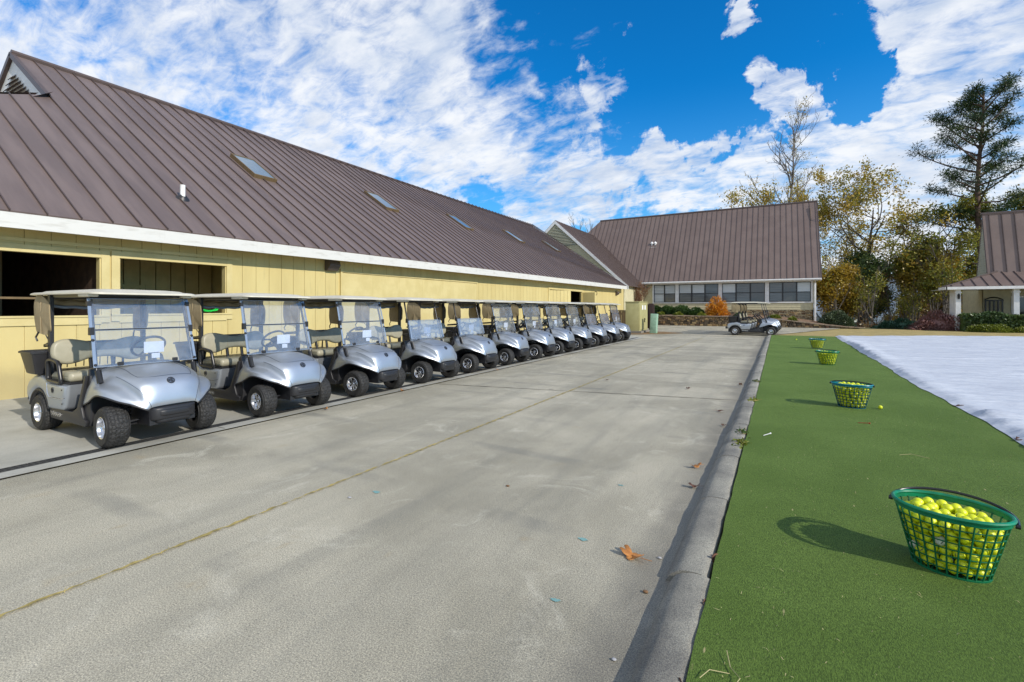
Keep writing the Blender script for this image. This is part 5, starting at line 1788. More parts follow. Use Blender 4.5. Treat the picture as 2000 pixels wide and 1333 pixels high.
# steep upper roof
ux0 = 12.85; uY0, uZ0, uYr, uZr = 45.45, 3.6, 46.55, 8.3
seam_roof('roof', (ux0, uY0, uZ0), (24, uY0, uZ0), (ux0, uYr, uZr), (24, uYr, uZr), .66, [M['roof3'], M['roof2']], pv, sh=.06, sw=.035)
seam_roof('roof', (24, 47.9, uZ0), (ux0, 47.9, uZ0), (24, uYr, uZr), (ux0, uYr, uZr), .66, [M['roof3'], M['roof2']], pv)
g = MB()
z = 3.4
while z < uZr - .2:
    a0 = (uZr - z) / (uZr - uZ0); a1 = (uZr - z - .17) / (uZr - uZ0); a1 = max(a1, 0)
    g.add([(ux0 + .02, uYr - 1.05 * a0, z), (ux0 + .02, uYr + 1.3 * a0, z), (ux0 + .05, uYr + 1.3 * a1, z + .17), (ux0 + .05, uYr - 1.05 * a1, z + .17), (ux0 + .05, uYr - 1.05 * a0, z), (ux0 + .05, uYr + 1.3 * a0, z)], [(0, 3, 2, 1), (0, 1, 5, 4)])
    z += .17
g.build('gable_wall', M['grey_siding'], pv)
g = MB(); g.tube([(ux0 - .1, uYr, uZr + .03), (24, uYr, uZr + .03)], .08, 6); g.tube([(ux0 - .02, uY0, uZ0), (ux0 - .02, uYr, uZr)], .04, 5); g.build('ridge_cap', M['roof2'], pv)
# columns, walls, window, door
for cx_ in (10.85, 13.75, 17.0):
    g = MB(); g.rbox(cx_ - .14, cx_ + .14, PYf + .25, PYf + .53, .0, PE - .16, .01); g.rbox(cx_ - .18, cx_ + .18, PYf + .21, PYf + .57, PE - .4, PE - .32, .01)
    g.build('column', M['white'], pv)
g = MB(); lap(g, 12.9, PX1, .2, PE - .1, 46.6, .2); g.box(12.9, PX1, 46.6, 46.75, 0, PE); g.box(12.9, 13.0, 46.6, 51, 0, PE); g.build('wall', M['siding'], pv)
g = MB()
for k in range(3): g.box(10.70, 10.74, 43.8 + k * .42, 44.21 + k * .42, 0, PE - .1)
g.build('side_wall', M['white'], pv)
g = MB(); g.box(14.35, 14.43, 46.5, 46.6, .9, 2.4); g.box(14.43, 16.1, 46.5, 46.6, 2.3, 2.4); g.box(14.43, 16.1, 46.5, 46.6, .9, .98); g.box(16.1, 16.2, 46.5, 46.6, .9, 2.4)
w_ = g.build('window', M['white'], pv)
g = MB(); g.add([(14.43, 46.56, .98), (16.1, 46.56, .98), (16.1, 46.56, 2.3), (14.43, 46.56, 2.3)], [(0, 1, 2, 3)]); g.build('pane', M['glass'], w_)
# black iron door grille and wall lantern
g = MB()
for k in range(5): g.box(12.95 + .0 + k * .22, 13.03 + k * .22, 46.42, 46.5, .0, 2.05)
g.box(12.93, 13.93, 46.41, 46.5, 2.05, 2.13)
g.tube([(12.95 + .95 * t, 46.45, 2.15 + .16 * math.sin(PI * t)) for t in np.linspace(0, 1, 9)], .04, 5)
g.build('door_grille', M['blackm'], pv)
g = MB(); g.lathe([(.0, -.2), (.06, -.15), (.08, .1), (.0, .22)], 8, Matrix.Translation((10.85, PYf + .15, 2.35))); g.build('lantern', M['dark'], pv)

# ------------------------------------------------------------ utility cabinet, pedestal, small enclosure
e = empty('utility_cabinet', (-7.72, 29.9, 0)); tag(e, 'tall olive metal utility cabinet with two doors on a concrete pad past the last cart', 'utility cabinet')
g = MB(); g.rbox(-.62, .55, -1.15, 1.15, 0, .16, .02); g.build('pad', M['concrete_pad'], e)
g = MB(); g.rbox(-.45, .40, -1.0, 1.0, .16, 1.90, .015); g.rbox(-.48, .43, -1.03, 1.03, 1.90, 1.95, .01); g.build('cabinet_body', M['cabg'], e, smooth=30)
for s_ in (-1, 1):
    g = MB(); g.rbox(.402, .425, min(s_ * .02, s_ * .95), max(s_ * .02, s_ * .95), .24, 1.86, .01); dn_ = g.build('door', M['cabg'], e)
    g = MB(); g.box(.426, .43, s_ * .30 - .12, s_ * .30 + .12, 1.45, 1.72); g.build('notice', M['paper'], dn_)
g = MB(); g.tube([(.45, .08, .92), (.47, .09, .84), (.44, .08, .76), (.47, .10, .68)], .03, 6); g.build('padlock', M['blackm'], e)
e = MB()
Mt = Matrix.Rotation(R(3), 4, 'Y')
e.slab(roundpoly([(-.20, -.18), (.20, -.18), (.20, .18), (-.20, .18)], .03, 3), 0, 1.2, .02, 'z', M=Mt)
e.slab(roundpoly([(-.17, -.19), (.17, -.19), (.17, -.17), (-.17, -.17)], .005, 2), .25, 1.12, .003, 'z', M=Mt)
tag(e.build('utility_pedestal', M['pedg'], loc=(-6.62, 29.5, 0), smooth=40), 'leaning pale green utility pedestal in the leaf litter right of the olive cabinet', 'utility pedestal')
e = MB(); e.rbox(-.14, .14, -.1, .1, 0, 1.85, .01); e.rbox(-.5, .2, -.05, .05, .2, 1.8, .01)
M['brown'] = mat('dark_brown_wood', (.06, .035, .03), .7)
tag(e.build('wooden_screen', M['brown'], loc=(-7.35, 32.1, 0)), 'dark brown wooden screen panel standing just behind the olive utility cabinet', 'screen panel')
e = MB()
for k in range(9): e.rbox(-1.9 + k * .2, -1.72 + k * .2, -.02, .02, .05, 1.35, .004)
e.box(-1.9, -.1, .02, .06, 1.1, 1.2); e.rbox(-1.98, .0, -.05, .1, 1.36, 1.42, .01)
e.box(-1.0, -.92, .06, .14, 0, 1.35)
tag(e.build('board_fence', M['wood'], loc=(-8.1, 31.6, 0)), 'short weathered board fence between the yellow barn corner and the olive cabinet', 'fence')
e = MB(); e.lathe([(.14, 0), (.15, .3), (.12, .36), (.10, .55), (.0, .6)], 14); e.tube([(0, -.12, .3), (0, -.24, .34)], .05, 8)
tag(e.build('water_meter', M['chrome'], loc=(-7.0, 31.4, 0), smooth=40), 'small grey metal valve stub on the ground behind the olive cabinet', 'valve')
g = MB()
rl_ = random.Random(2)
pts = []
for k in range(40):
    a = 2 * PI * k / 40; r_ = 1 + .14 * math.sin(a * 3 + 1) + .08 * math.sin(a * 7)
    pts.append((-7.3 + 1.85 * r_ * math.cos(a), 30.2 + 2.1 * r_ * math.sin(a)))
vs = [(-7.3, 30.2, .06)] + [(x, y, .010) for x, y in pts]
g.add(vs, [(0, 1 + k, 1 + (k + 1) % 40) for k in range(40)])
tag(g.build('leaf_litter_bed', M['litter']), 'brown leaf litter and dead grass heaped around the olive cabinet and green pedestal', 'leaf litter', kind='stuff')

# ------------------------------------------------------------ foliage tools
def leaves_mesh(name, P, size, matl, parent=None, seed=0, aspect=1.6, up=.0, loc=None, sz_var=.5):
    """P (n,3) leaf centres -> little folded leaf quads in one mesh"""
    rs = np.random.RandomState(seed)
    n = len(P)
    a = rs.normal(size=(n, 3)); a /= np.linalg.norm(a, axis=1)[:, None]
    b = rs.normal(size=(n, 3)); b[:, 2] += up; b -= (b * a).sum(1)[:, None] * a; b /= np.linalg.norm(b, axis=1)[:, None] + 1e-9
    s = size * (1 - sz_var / 2 + sz_var * rs.rand(n))[:, None]
    u = a * s * .5 * aspect; v = b * s * .5
    c = np.cross(a, b) * s * .12
    V = np.stack([P - u, P - v * .9 + c, P + u, P + v * .9 + c], 1).reshape(-1, 3)
    me = bpy.data.meshes.new(name)
    me.vertices.add(4 * n); me.vertices.foreach_set('co', V.astype(np.float32).ravel())
    me.loops.add(4 * n); me.loops.foreach_set('vertex_index', np.arange(4 * n, dtype=np.int32))
    me.polygons.add(n); me.polygons.foreach_set('loop_start', np.arange(0, 4 * n, 4, dtype=np.int32)); me.polygons.foreach_set('loop_total', np.full(n, 4, dtype=np.int32))
    me.materials.append(matl); me.update(calc_edges=True)
    o = bpy.data.objects.new(name, me); C.objects.link(o)
    if parent is not None:
        o.parent = parent; ALLO.setdefault(parent.name, []).append(o)
    if loc: o.location = loc
    return o


def grow(r, base, dirv, length, rad, levels, branches, sites, spread=.8, upb=.12, wob=.16, start=.35, kids_=(5, 4, 4), shrink=.62, seg=7, leaf_from=2, lvl=0):
    p = Vector(base); d_ = Vector(dirv).normalized(); pts = [p.copy()]; rr = [rad]; sl = length / seg
    for i in range(seg):
        d_ = (d_ + Vector((r.gauss(0, wob), r.gauss(0, wob), r.gauss(0, wob * .6) + upb)) * (.4 if lvl == 0 else 1)).normalized()
        p = p + d_ * sl; pts.append(p.copy()); rr.append(rad * (1 - (.86 if lvl == 0 else .72) * (i + 1) / seg) + .003)
        if lvl >= leaf_from: sites.append((p.copy(), lvl))
    branches.append((pts, rr, lvl))
    if lvl < levels:
        n = kids_[min(lvl, len(kids_) - 1)]
        for k in range(n):
            t = start + (1 - start) * (k + r.random() * .7) / n
            t = min(t, .97); i = int(t * seg); f = t * seg - i
            q = pts[i].lerp(pts[i + 1], f); dd = (pts[i + 1] - pts[i]).normalized()
            side = dd.orthogonal().normalized(); side.rotate(Matrix.Rotation(r.uniform(0, 6.28) + k * 2.4, 3, dd))
            nd = (dd * (1 - spread * .45) + side * spread).normalized()
            L = length * shrink * (1.15 - .5 * t) * r.uniform(.75, 1.2)
            grow(r, q, nd, L, max(.008, rr[i] * .58), levels, branches, sites, spread, upb, wob, .2, kids_, shrink, max(4, seg - 1), leaf_from, lvl + 1)


def branch_mesh(branches, mt, root, name='trunk', nmin=3):
    g = MB()
    for pts, rr, lvl in branches:
        g.tube(pts, rr, max(nmin, 9 - lvl * 2), caps=False)
    return g.build(name, mt, root, smooth=60)


def tree(name, x, y, z, label, cat, seed, height, rad, leafmt, leaf, per, jit, kids_=(6, 5, 4), levels=3, spread=.85, upb=.10, start=.3, bark='bark', group=None, lean=(0, 0), shrink=.6, leaf_from=2, trunk_frac=.55, wob=.16, drop=0.0, aspect=1.5):
    root = empty(name, (x, y, z)); tag(root, label, cat, group)
    r = random.Random(seed); br = []; st = []
    grow(r, (0, 0, -.5), (lean[0], lean[1], 1), height * trunk_frac, rad, levels, br, st, spread, upb, wob, start, kids_, shrink, 8, leaf_from)
    branch_mesh(br, M[bark], root)
    if leafmt is not None and per > 0:
        rs = np.random.RandomState(seed); S_ = np.array([tuple(s_[0]) for s_ in st])
        if drop > 0:
            # bare gaps: whole limbs lose their leaves
            ph = rs.uniform(0, 6, 3)
            k = np.sin(S_[:, 0] * 1.1 + ph[0]) + np.sin(S_[:, 1] * 1.3 + ph[1]) + np.sin(S_[:, 2] * 1.2 + ph[2])
            S_ = S_[k > np.quantile(k, drop)]
        P = np.repeat(S_, per, 0) + rs.normal(size=(len(S_) * per, 3)) * jit
        leaves_mesh('crown', P, leaf, leafmt, root, seed, aspect=aspect)
    return root


L_oak = leafmat('leaf_autumn_oak', [(.20, .13, .02), (.46, .28, .03), (.46, .35, .045), (.30, .27, .04), (.18, .20, .03)])
L_olive = leafmat('leaf_olive', [(.10, .14, .02), (.19, .21, .03), (.33, .29, .04), (.20, .14, .03)])
L_pine = leafmat('needle_pine', [(.010, .025, .010), (.02, .05, .016), (.045, .075, .02), (.10, .10, .025)], trans=.2)
L_gold = leafmat('leaf_gold', [(.15, .10, .015), (.34, .22, .025), (.40, .28, .035), (.18, .17, .03)])
L_rust = leafmat('leaf_rust', [(.08, .05, .025), (.15, .09, .04), (.22, .13, .05), (.13, .12, .04)])
L_dark = leafmat('leaf_dark_evergreen', [(.03, .06, .02), (.065, .11, .03), (.12, .15, .04)], trans=.2)
L_box = leafmat('leaf_boxwood', [(.012, .035, .006), (.035, .08, .012), (.07, .13, .02)], trans=.2)
L_lime = leafmat('leaf_yellowgreen', [(.07, .10, .01), (.16, .19, .015), (.24, .26, .03)], trans=.25)
L_orange = leafmat('leaf_orange', [(.34, .10, .01), (.60, .22, .015), (.70, .33, .03), (.45, .25, .04)], trans=.4)
L_plum = leafmat('leaf_plum', [(.10, .045, .045), (.22, .10, .09), (.32, .18, .155)], trans=.2)
L_sage = leafmat('leaf_greygreen', [(.03, .05, .02), (.08, .11, .05), (.16, .19, .11)], trans=.2)
L_juniper = leafmat('leaf_juniper', [(.012, .04, .02), (.03, .085, .045), (.06, .12, .07)], trans=.2)

# big autumn oak right of the clubhouse: several leaning limbs
tree('autumn_tree', 7.2, 61.5, -1.8, 'large spreading autumn tree with thin olive gold leaves right of the clubhouse', 'tree', 21, 21.8, .36, L_oak, .165, 5, .25, kids_=(10, 5, 4, 3), levels=4, spread=1.0, start=.16, shrink=.66, lean=(.12, 0), drop=.22, upb=.10, trunk_frac=.66, leaf_from=3)
tree('autumn_tree', 3.0, 63.0, -1.6, 'second autumn tree, ragged crown showing over the right end of the clubhouse roof', 'tree', 33, 26, .30, L_oak, .15, 3, .26, kids_=(9, 5, 4, 3), levels=4, spread=.9, start=.35, shrink=.58, lean=(-.10, 0), drop=.40, bark='barkg', leaf_from=3)
# tall bare tree behind the roof
tree('bare_tree', -.1, 66.0, -1, 'tall nearly leafless grey tree rising behind the clubhouse roof ridge', 'tree', 8, 27.0, .26, L_oak, .12, 1, .3, kids_=(26, 7, 5), spread=.62, upb=.12, start=.40, shrink=.30, bark='barkg', drop=.8, trunk_frac=.98)
tree('bare_tree', -23.0, 60.0, 0, 'distant bare treetop showing over the yellow barn roof left of the gabled link', 'tree', 18, 17.0, .25, None, .1, 0, .3, kids_=(9, 6, 5), spread=.7, upb=.16, start=.3, shrink=.45, bark='barkg', trunk_frac=.72)
# green-gold tree between oak and pavilion
tree('oak_tree', 14.0, 58.5, -1.6, 'olive green tree with open crown standing beside the pavilion, left of the pine trunk', 'tree', 44, 20.5, .26, L_olive, .16, 4, .22, kids_=(9, 5, 4, 3), levels=4, leaf_from=3, spread=.9, start=.28, shrink=.58, drop=.25)
tree('oak_tree', 26.0, 66.0, -1.2, 'olive brown tree behind the pavilion roof at the right edge of the view', 'tree', 47, 23.0, .3, L_olive, .24, 9, .4, kids_=(8, 5, 5), spread=.9, start=.4, shrink=.5, drop=.3)

# tall pine
def pine(x, y, z, H_, seed, label):
    root = empty('pine_tree', (x, y, z)); tag(root, label, 'pine tree')
    r = random.Random(seed); br = []; tips = []
    tp = [Vector((.25 * math.sin(i * .5), .2 * math.sin(i * .37 + 1), H_ * i / 16)) for i in range(17)]
    tr = [.32 * (1 - .80 * i / 16) + .02 for i in range(17)]
    br.append((tp, tr, 0))
    nb = 42
    for k in range(nb):
        f = .43 + .56 * (k / nb) ** .9; i = min(15, int(f * 16)); q = tp[i].lerp(tp[i + 1], f * 16 - i)
        a = k * 2.39996 + r.uniform(-.4, .4)
        prof = .74 * 6.6 * (1 - ((f - .55) / .50) ** 2 * .55) if f > .55 else .74 * 6.4 * (.55 + .45 * r.random())
        prof *= max(.30, 1 - (max(0, f - .6) / .42) ** 2.6 * .62) * r.choice([.45, .7, .85, 1.0, 1.12]) * r.uniform(.85, 1.1)
        el = .02 + .95 * (f - .42) + r.uniform(-.2, .25)
        d_ = Vector((math.cos(a), math.sin(a), el)).normalized(); n = 7; p = q.copy(); pts = [p.copy()]
        for j in range(n):
            d_ = (d_ + Vector((r.gauss(0, .10), r.gauss(0, .10), r.gauss(.035, .06)))).normalized(); p = p + d_ * prof / n; pts.append(p.copy())
            if j >= 3:
                for s_ in (-1, 1):
                    sd_ = d_.cross(Vector((0, 0, 1))).normalized() * s_
                    nd = (d_ * .6 + sd_ * .8 + Vector((0, 0, r.uniform(.1, .9)))).normalized(); L = prof * .24 * r.uniform(.5, 1.2); pp = [p.copy()]
                    for m_ in range(3):
                        nd = (nd + Vector((r.gauss(0, .15), r.gauss(0, .15), r.gauss(.06, .1)))).normalized(); pp.append(pp[-1] + nd * L / 3)
                    br.append((pp, [.028, .02, .014, .008], 3)); tips.append(pp[-1].copy()); tips.append(pp[-2].copy())
                if j >= n - 2: tips.append(p.copy())
        br.append((pts, [.085 * (1 - .8 * j / n) + .01 for j in range(n + 1)], 2))
    # a few dead stubs below the crown
    for k in range(9):
        f = .20 + .25 * r.random(); i = int(f * 16); q = tp[i]; a = r.uniform(0, 6.28); L = r.uniform(.5, 1.8)
        br.append(([q, q + Vector((math.cos(a) * L * .6, math.sin(a) * L * .6, .1)), q + Vector((math.cos(a) * L, math.sin(a) * L, .0))], [.03, .02, .006], 3))
    branch_mesh(br, M['pinebark'], root)
    rs = np.random.RandomState(seed); T_ = np.array([tuple(t_) for t_ in tips])
    P = np.repeat(T_, 32, 0) + rs.normal(size=(len(T_) * 32, 3)) * np.array([.30, .30, .19])
    leaves_mesh('crown', P, .065, L_pine, root, seed, aspect=4.2)
    return root


pine(16.0, 58.5, -1.5, 22.6, 6, 'tall slender pine with open dark green crown rising beside the pavilion roof')

# background wood on the slope: three kinds of slender tree copied over the hillside
protos = []
kinds = [('wood_tree', 'slender gold leaved tree', L_gold, 60, 11.5, .11, .16, 6, .15), ('wood_tree', 'slender olive green tree', L_olive, 61, 12.5, .12, .16, 7, .15),
         ('wood_tree', 'thin rust leaved tree', L_rust, 62, 10.0, .10, .15, 4, .4), ('wood_tree', 'dark evergreen tree', L_dark, 63, 11.0, .12, .16, 10, .1)]
rw_ = random.Random(77)
spots = []
for k in range(21):
    yy = 55 + 34 * (k / 21) + rw_.uniform(-1.5, 1.5)
    # stay inside the gap seen between clubhouse and pavilion, plus a little either side
    px = rw_.uniform(1600, 1905)
    tt = (px - 1000) / 932
    xx = yy * (.873 * tt - .488) / (.873 + .488 * tt)
    spots.append((xx, yy, k))
GW = 'slender trees of the wood behind the lawn'
lab2 = ['gold leaved slender tree in the wood between clubhouse and pavilion', 'olive green slender tree in the wood between clubhouse and pavilion', 'thin rust coloured tree in the wood between clubhouse and pavilion', 'dark evergreen in the wood between clubhouse and pavilion']
for ki, kd in enumerate(kinds):
    pr = tree(kd[0], 0, 0, 0, lab2[ki], 'tree', kd[3], kd[4], kd[5], kd[2], kd[6], kd[7], .36, kids_=(8, 5, 4), spread=.7, start=.60, upb=.10, shrink=.34, drop=kd[8], trunk_frac=.72, wob=.1, bark='bark' if ki % 2 else 'barkg', group=lab2[ki].split(' in ')[0] + 's of the wood')
    protos.append(pr)
assign = [rw_.choice([0, 0, 0, 0, 1, 1, 1, 2]) for _ in spots]
assign[0] = 3; assign[9] = 3; assign[2] = 2
for ki in range(4):
    mine = [s_ for s_, a in zip(spots, assign) if a == ki]
    for j, (xx, yy, k) in enumerate(mine[::-1]):
        o = protos[ki] if j == len(mine) - 1 else copy_tree(protos[ki])
        o.location = (xx, yy, lawn_h(xx, yy) - .1)
        s_ = rw_.uniform(.72, 1.12)
        o.scale = (s_, s_, s_ * rw_.uniform(.85, 1.05)); o.rotation_euler = (rw_.uniform(-.05, .05), rw_.uniform(-.05, .05), rw_.uniform(0, 6.28))
for j, (px, yy, sc_) in enumerate([(1622, 53.0, .9), (1662, 54.5, .8)]):
    tt = (px - 1000) / 932; xx = yy * (.873 * tt - .488) / (.873 + .488 * tt)
    o = copy_tree(protos[0]); o.location = (xx, yy, lawn_h(xx, yy) - 1.8 - .3 * j); o.scale = (sc_ * 1.15, sc_ * 1.15, sc_); o.rotation_euler = (0, 0, 1.3 * j)
# bare poles in front of them
g0 = None
for k in range(22):
    px = rw_.uniform(1612, 1870); yy = rw_.uniform(49.5, 60); tt = (px - 1000) / 932; xx = yy * (.873 * tt - .488) / (.873 + .488 * tt)
    if g0 is None:
        g0 = tree('sapling', 0, 0, 0, 'thin bare sapling at the edge of the wood behind the lawn', 'sapling', 91, 8.5, .085, L_olive, .13, 1, .25, kids_=(9, 4, 3), spread=.6, start=.25, upb=.16, shrink=.36, bark='barkg', trunk_frac=.8, wob=.08, drop=.5, group='thin bare saplings at the edge of the wood')
        o = g0
        first = (xx, yy)
    else:
        o = copy_tree(g0); o.location = (xx, yy, lawn_h(xx, yy)); s_ = rw_.uniform(.6, 1.15); o.scale = (s_, s_, s_); o.rotation_euler = (rw_.uniform(-.08, .08), rw_.uniform(-.08, .08), rw_.uniform(0, 6.28))
g0.location = (first[0], first[1], lawn_h(*first))
# undergrowth mass
rs = np.random.RandomState(5)
n = 22000
px = rs.uniform(1590, 1930, n); yy = 49 + 36 * rs.rand(n); tt = (px - 1000) / 932
xx = yy * (.873 * tt - .488) / (.873 + .488 * tt)
hz_ = np.array([lawn_h(a, b) for a, b in zip(xx, yy)]) + np.abs(rs.normal(size=n)) * (.16 + .25 * (np.sin(xx * 1.3) * np.sin(yy * .9) > 0) * rs.rand(n) * 2)
o = leaves_mesh('undergrowth', np.stack([xx, yy, hz_], 1), .16, L_rust, None, 5)
tag(o, 'low brown undergrowth covering the slope under the trees behind the lawn', 'undergrowth', kind='stuff')
# far wood reading as one mass on the valley side
n = 60000
xx = rs.uniform(-30, 210, n); yy = rs.uniform(125, 180, n)
cl = (np.sin(xx * .35) * np.sin(yy * .22 + xx * .07) + np.sin(xx * .13 + 2)) * 1.6
zz_ = -14.5 + np.abs(rs.rand(n)) * (13.5 + cl)
o = leaves_mesh('far_wood', np.stack([xx, yy, zz_], 1), .95, leafmat('leaf_far', [(.10, .12, .12), (.16, .17, .15), (.22, .20, .16)]), None, 6)  # paler, bluish leaf colours have the distance haze mixed in
tag(o, 'far wooded valley side seen through the trunks beyond the lawn', 'wood', kind='stuff')


# ------------------------------------------------------------ shrubs
def shrub(name, x, y, z, rx, ry, rz_, leafmt, label, cat='shrub', group=None, n=2600, size=.06, seed=1, lump=.14, core=(.02, .03, .01), aspect=1.5, shell=.22, stems=False):
    root = empty(name, (x, y, z)); tag(root, label, cat, group)
    rs = np.random.RandomState(seed)
    v = rs.normal(size=(n, 3)); v /= np.linalg.norm(v, axis=1)[:, None]; v[:, 2] = np.abs(v[:, 2]) * 1.0 - .12
    ph = rs.uniform(0, 6, 6)
    lum = 1 + lump * (np.sin(v[:, 0] * 5 + ph[0]) * np.sin(v[:, 1] * 5 + ph[1]) + .6 * np.sin(v[:, 2] * 7 + ph[2]) * np.sin(v[:, 0] * 8 + ph[3])) + rs.normal(size=n) * .03
    rad = lum * (1 - shell * rs.rand(n) ** 1.6)
    P = v * rad[:, None] * np.array([rx, ry, rz_]); P[:, 2] = np.maximum(P[:, 2], .01)
    leaves_mesh('foliage', P, size, leafmt, root, seed, aspect=aspect)
    g = MB(); r = random.Random(seed)
    for k in range(9):
        a = r.uniform(0, 6.28); l = r.uniform(.4, .85)
        g.tube([(0, 0, -.05), (math.cos(a) * rx * .25, math.sin(a) * ry * .25, rz_ * .35), (math.cos(a) * rx * l, math.sin(a) * ry * l, rz_ * r.uniform(.5, .9))], [.03, .02, .006], 4)
    g.build('stem', M['bark'], root)
    if shell < .5:
        g = MB(); g.lathe([(max(1e-4, .74 * math.sin(PI * k / 10)), -.74 * math.cos(PI * k / 10)) for k in range(11)], 16, Matrix.Diagonal((rx, ry, rz_, 1)))
        g.build('inner_foliage', leafmt, root)
    return root


def bed_z(x, y): return wtop(x) - .03 + .22 * (y - 44.25) / 4.6


for k, (x, y, r_, h_) in enumerate([(-10.3, 46.3, .95, .98), (-9.0, 46.0, .85, .95), (-7.75, 45.8, .95, 1.02), (-6.45, 45.6, .78, .82), (-11.9, 46.2, .9, 1.05)]):
    lb = ['leftmost of the round clipped boxwoods right of the cabinet, under the first window', 'round clipped boxwood second from the left under the first white post', 'largest round clipped boxwood, under the second window group', 'rightmost round boxwood, next to the orange bush', 'round boxwood half hidden behind the olive utility cabinet'][k]
    shrub('boxwood', x, y, bed_z(x, y) - .05, r_, .75, h_, L_box, lb, 'boxwood', 'round clipped boxwoods in the bed', 3600, .07, 70 + k, .07)
for k, (x, y, r_) in enumerate([(-9.4, 44.9, .38), (-7.85, 44.8, .40), (-5.9, 44.7, .42), (-2.9, 45.1, .5), (1.0, 45.0, .35), (-.3, 45.6, .55), (-11.6, 44.8, .4)]):
    lb = ['small low green shrub before the leftmost boxwoods', 'small low green shrub before the largest boxwood', 'small low green shrub left of the orange bush at the wall edge', 'low green shrub behind the side parked carts', 'small olive shrub at the right end of the planted bed', 'low green shrub against the stone base right of the side parked carts', 'small green shrub at the wall edge behind the green pedestal'][k]
    shrub('low_shrub', x, y, bed_z(x, y) - .03, r_, .35, .36, L_lime if k != 3 else L_box, lb, 'shrub', 'small low shrubs in the bed', 900, .06, 80 + k, .15)
shrub('orange_bush', -4.75, 45.6, bed_z(-4.75, 45.6), .92, .7, 1.75, L_orange, 'bright orange autumn bush in the bed in front of the clubhouse windows', 'bush', None, 2600, .10, 90, .28, shell=.7)
# bare brown shrub
root = empty('bare_shrub', (-11.9, 44.9, .85)); tag(root, 'bushy bare brown twigged shrub in front of the clubhouse left of its windows', 'shrub')
r = random.Random(3); br = []; st = []
for k in range(15):
    a = k * 2.4; grow(r, (.12 * math.cos(a), .12 * math.sin(a), 0), (math.cos(a) * .33, math.sin(a) * .33, 1), 2.3, .03, 2, br, st, .45, .12, .12, .2, (7, 6), .55, 7, 1)
M['twig'] = mat('twig_brown', (.20, .09, .05), .9)
branch_mesh(br, M['twig'], root, 'twigs')
S_ = np.array([tuple(s_[0]) for s_ in st]); leaves_mesh('foliage', np.repeat(S_, 1, 0) + rs.normal(size=(len(S_), 3)) * .06, .05, L_rust, root, 4)
shrub('rounded_shrub', 4.1, 46.2, .05, 1.25, 1.0, 1.4, L_sage, 'grey green mounded shrub right of the white downspout', 'shrub', None, 6500, .08, 95, .10)
# plants by the lawn edge on the right
shrub('juniper', 8.2, 46.0, -.05, 1.6, .8, .72, L_juniper, 'low spreading blue green juniper at the lawn edge left of the purple shrub', 'juniper', None, 4200, .07, 101, .3, aspect=3)
shrub('purple_shrub', 10.2, 44.6, -.05, 1.75, 1.1, 1.35, L_plum, 'mounded purple brown shrub at the left end of the pavilion hedge', 'shrub', None, 5200, .07, 102, .22, aspect=3.2, shell=.4)
hd = empty('hedge', (15.0, 43.2, -.05)); tag(hd, 'long dark green clipped hedge in front of the pavilion', 'hedge')
n = 15000; u = rs.uniform(-4.2, 9, n); f = rs.rand(n)
side_ = rs.rand(n); yy = np.where(side_ < .45, -.7 + rs.normal(size=n) * .06, rs.uniform(-.7, .7, n)); hz2 = np.where(side_ < .45, rs.uniform(0, 1.15, n), 1.12 + .10 * np.sin(u * 1.7) + .06 * np.sin(u * 4.3) + rs.normal(size=n) * .05)
leaves_mesh('foliage', np.stack([u, yy, hz2], 1), .10, L_dark, hd, 8)
g = MB(); g.rbox(-4.1, 8.9, -.6, .6, 0, 1.02, .1); g.build('inner_foliage', L_dark, hd)
for k, (x, y, r_, h_) in enumerate([(12.05, 42.3, 1.15, .62), (14.2, 42.6, 1.35, .68), (16.6, 42.6, 1.2, .55)]):
    lb = ['leftmost low yellow green shrub before the pavilion hedge', 'middle low yellow green shrub before the pavilion hedge', 'rightmost low yellow green shrub at the right edge before the hedge'][k]
    shrub('golden_shrub', x, y, -.04, r_, .7, h_, L_lime, lb, 'shrub', 'low yellow green shrubs before the pavilion hedge', 3600, .065, 110 + k, .12)

# ------------------------------------------------------------ small things on the ground
def leafthing(name, x, y, z, L, rz, mt, label, seed, curl=.25, lobes=5):
    r = random.Random(seed); g = MB()
    out = []
    N = 40
    for i in range(N):
        a = 2 * PI * i / N
        rr_ = .5 * (.55 + .45 * abs(math.cos(a * lobes / 2)) ** .8) * (1.15 if abs(a) < .6 or abs(a - 2 * PI) < .6 else .9) * r.uniform(.9, 1.08)
        out.append((rr_ * math.cos(a) * L, rr_ * math.sin(a) * L * .72))
    def hz(px_, py_): return .012 + curl * L * ((px_ / L) ** 2 * 1.3 + (py_ / L) ** 2 * .9) + .08 * L * math.sin(px_ / L * 7 + seed)
    vs = [(0, 0, .012)] + [(a * .5, b * .5, hz(a * .5, b * .5)) for a, b in out] + [(a, b, hz(a, b)) for a, b in out]
    g.add(vs, [(0, 1 + i, 1 + (i + 1) % N) for i in range(N)] + [(1 + i, 1 + N + i, 1 + N + (i + 1) % N, 1 + (i + 1) % N) for i in range(N)])
    g.tube([(.42 * L, 0, .02), (.62 * L, .02 * L, .012 + .06 * L), (.85 * L, .05 * L, .02 + .04 * L)], L * .012, 5)
    o = g.build(name, mt, smooth=60, loc=(x, y, z)); o.rotation_euler = (0, 0, rz)
    md = o.modifiers.new('Solidify', 'SOLIDIFY'); md.thickness = .0012
    tag(o, label, 'leaf')
    return o


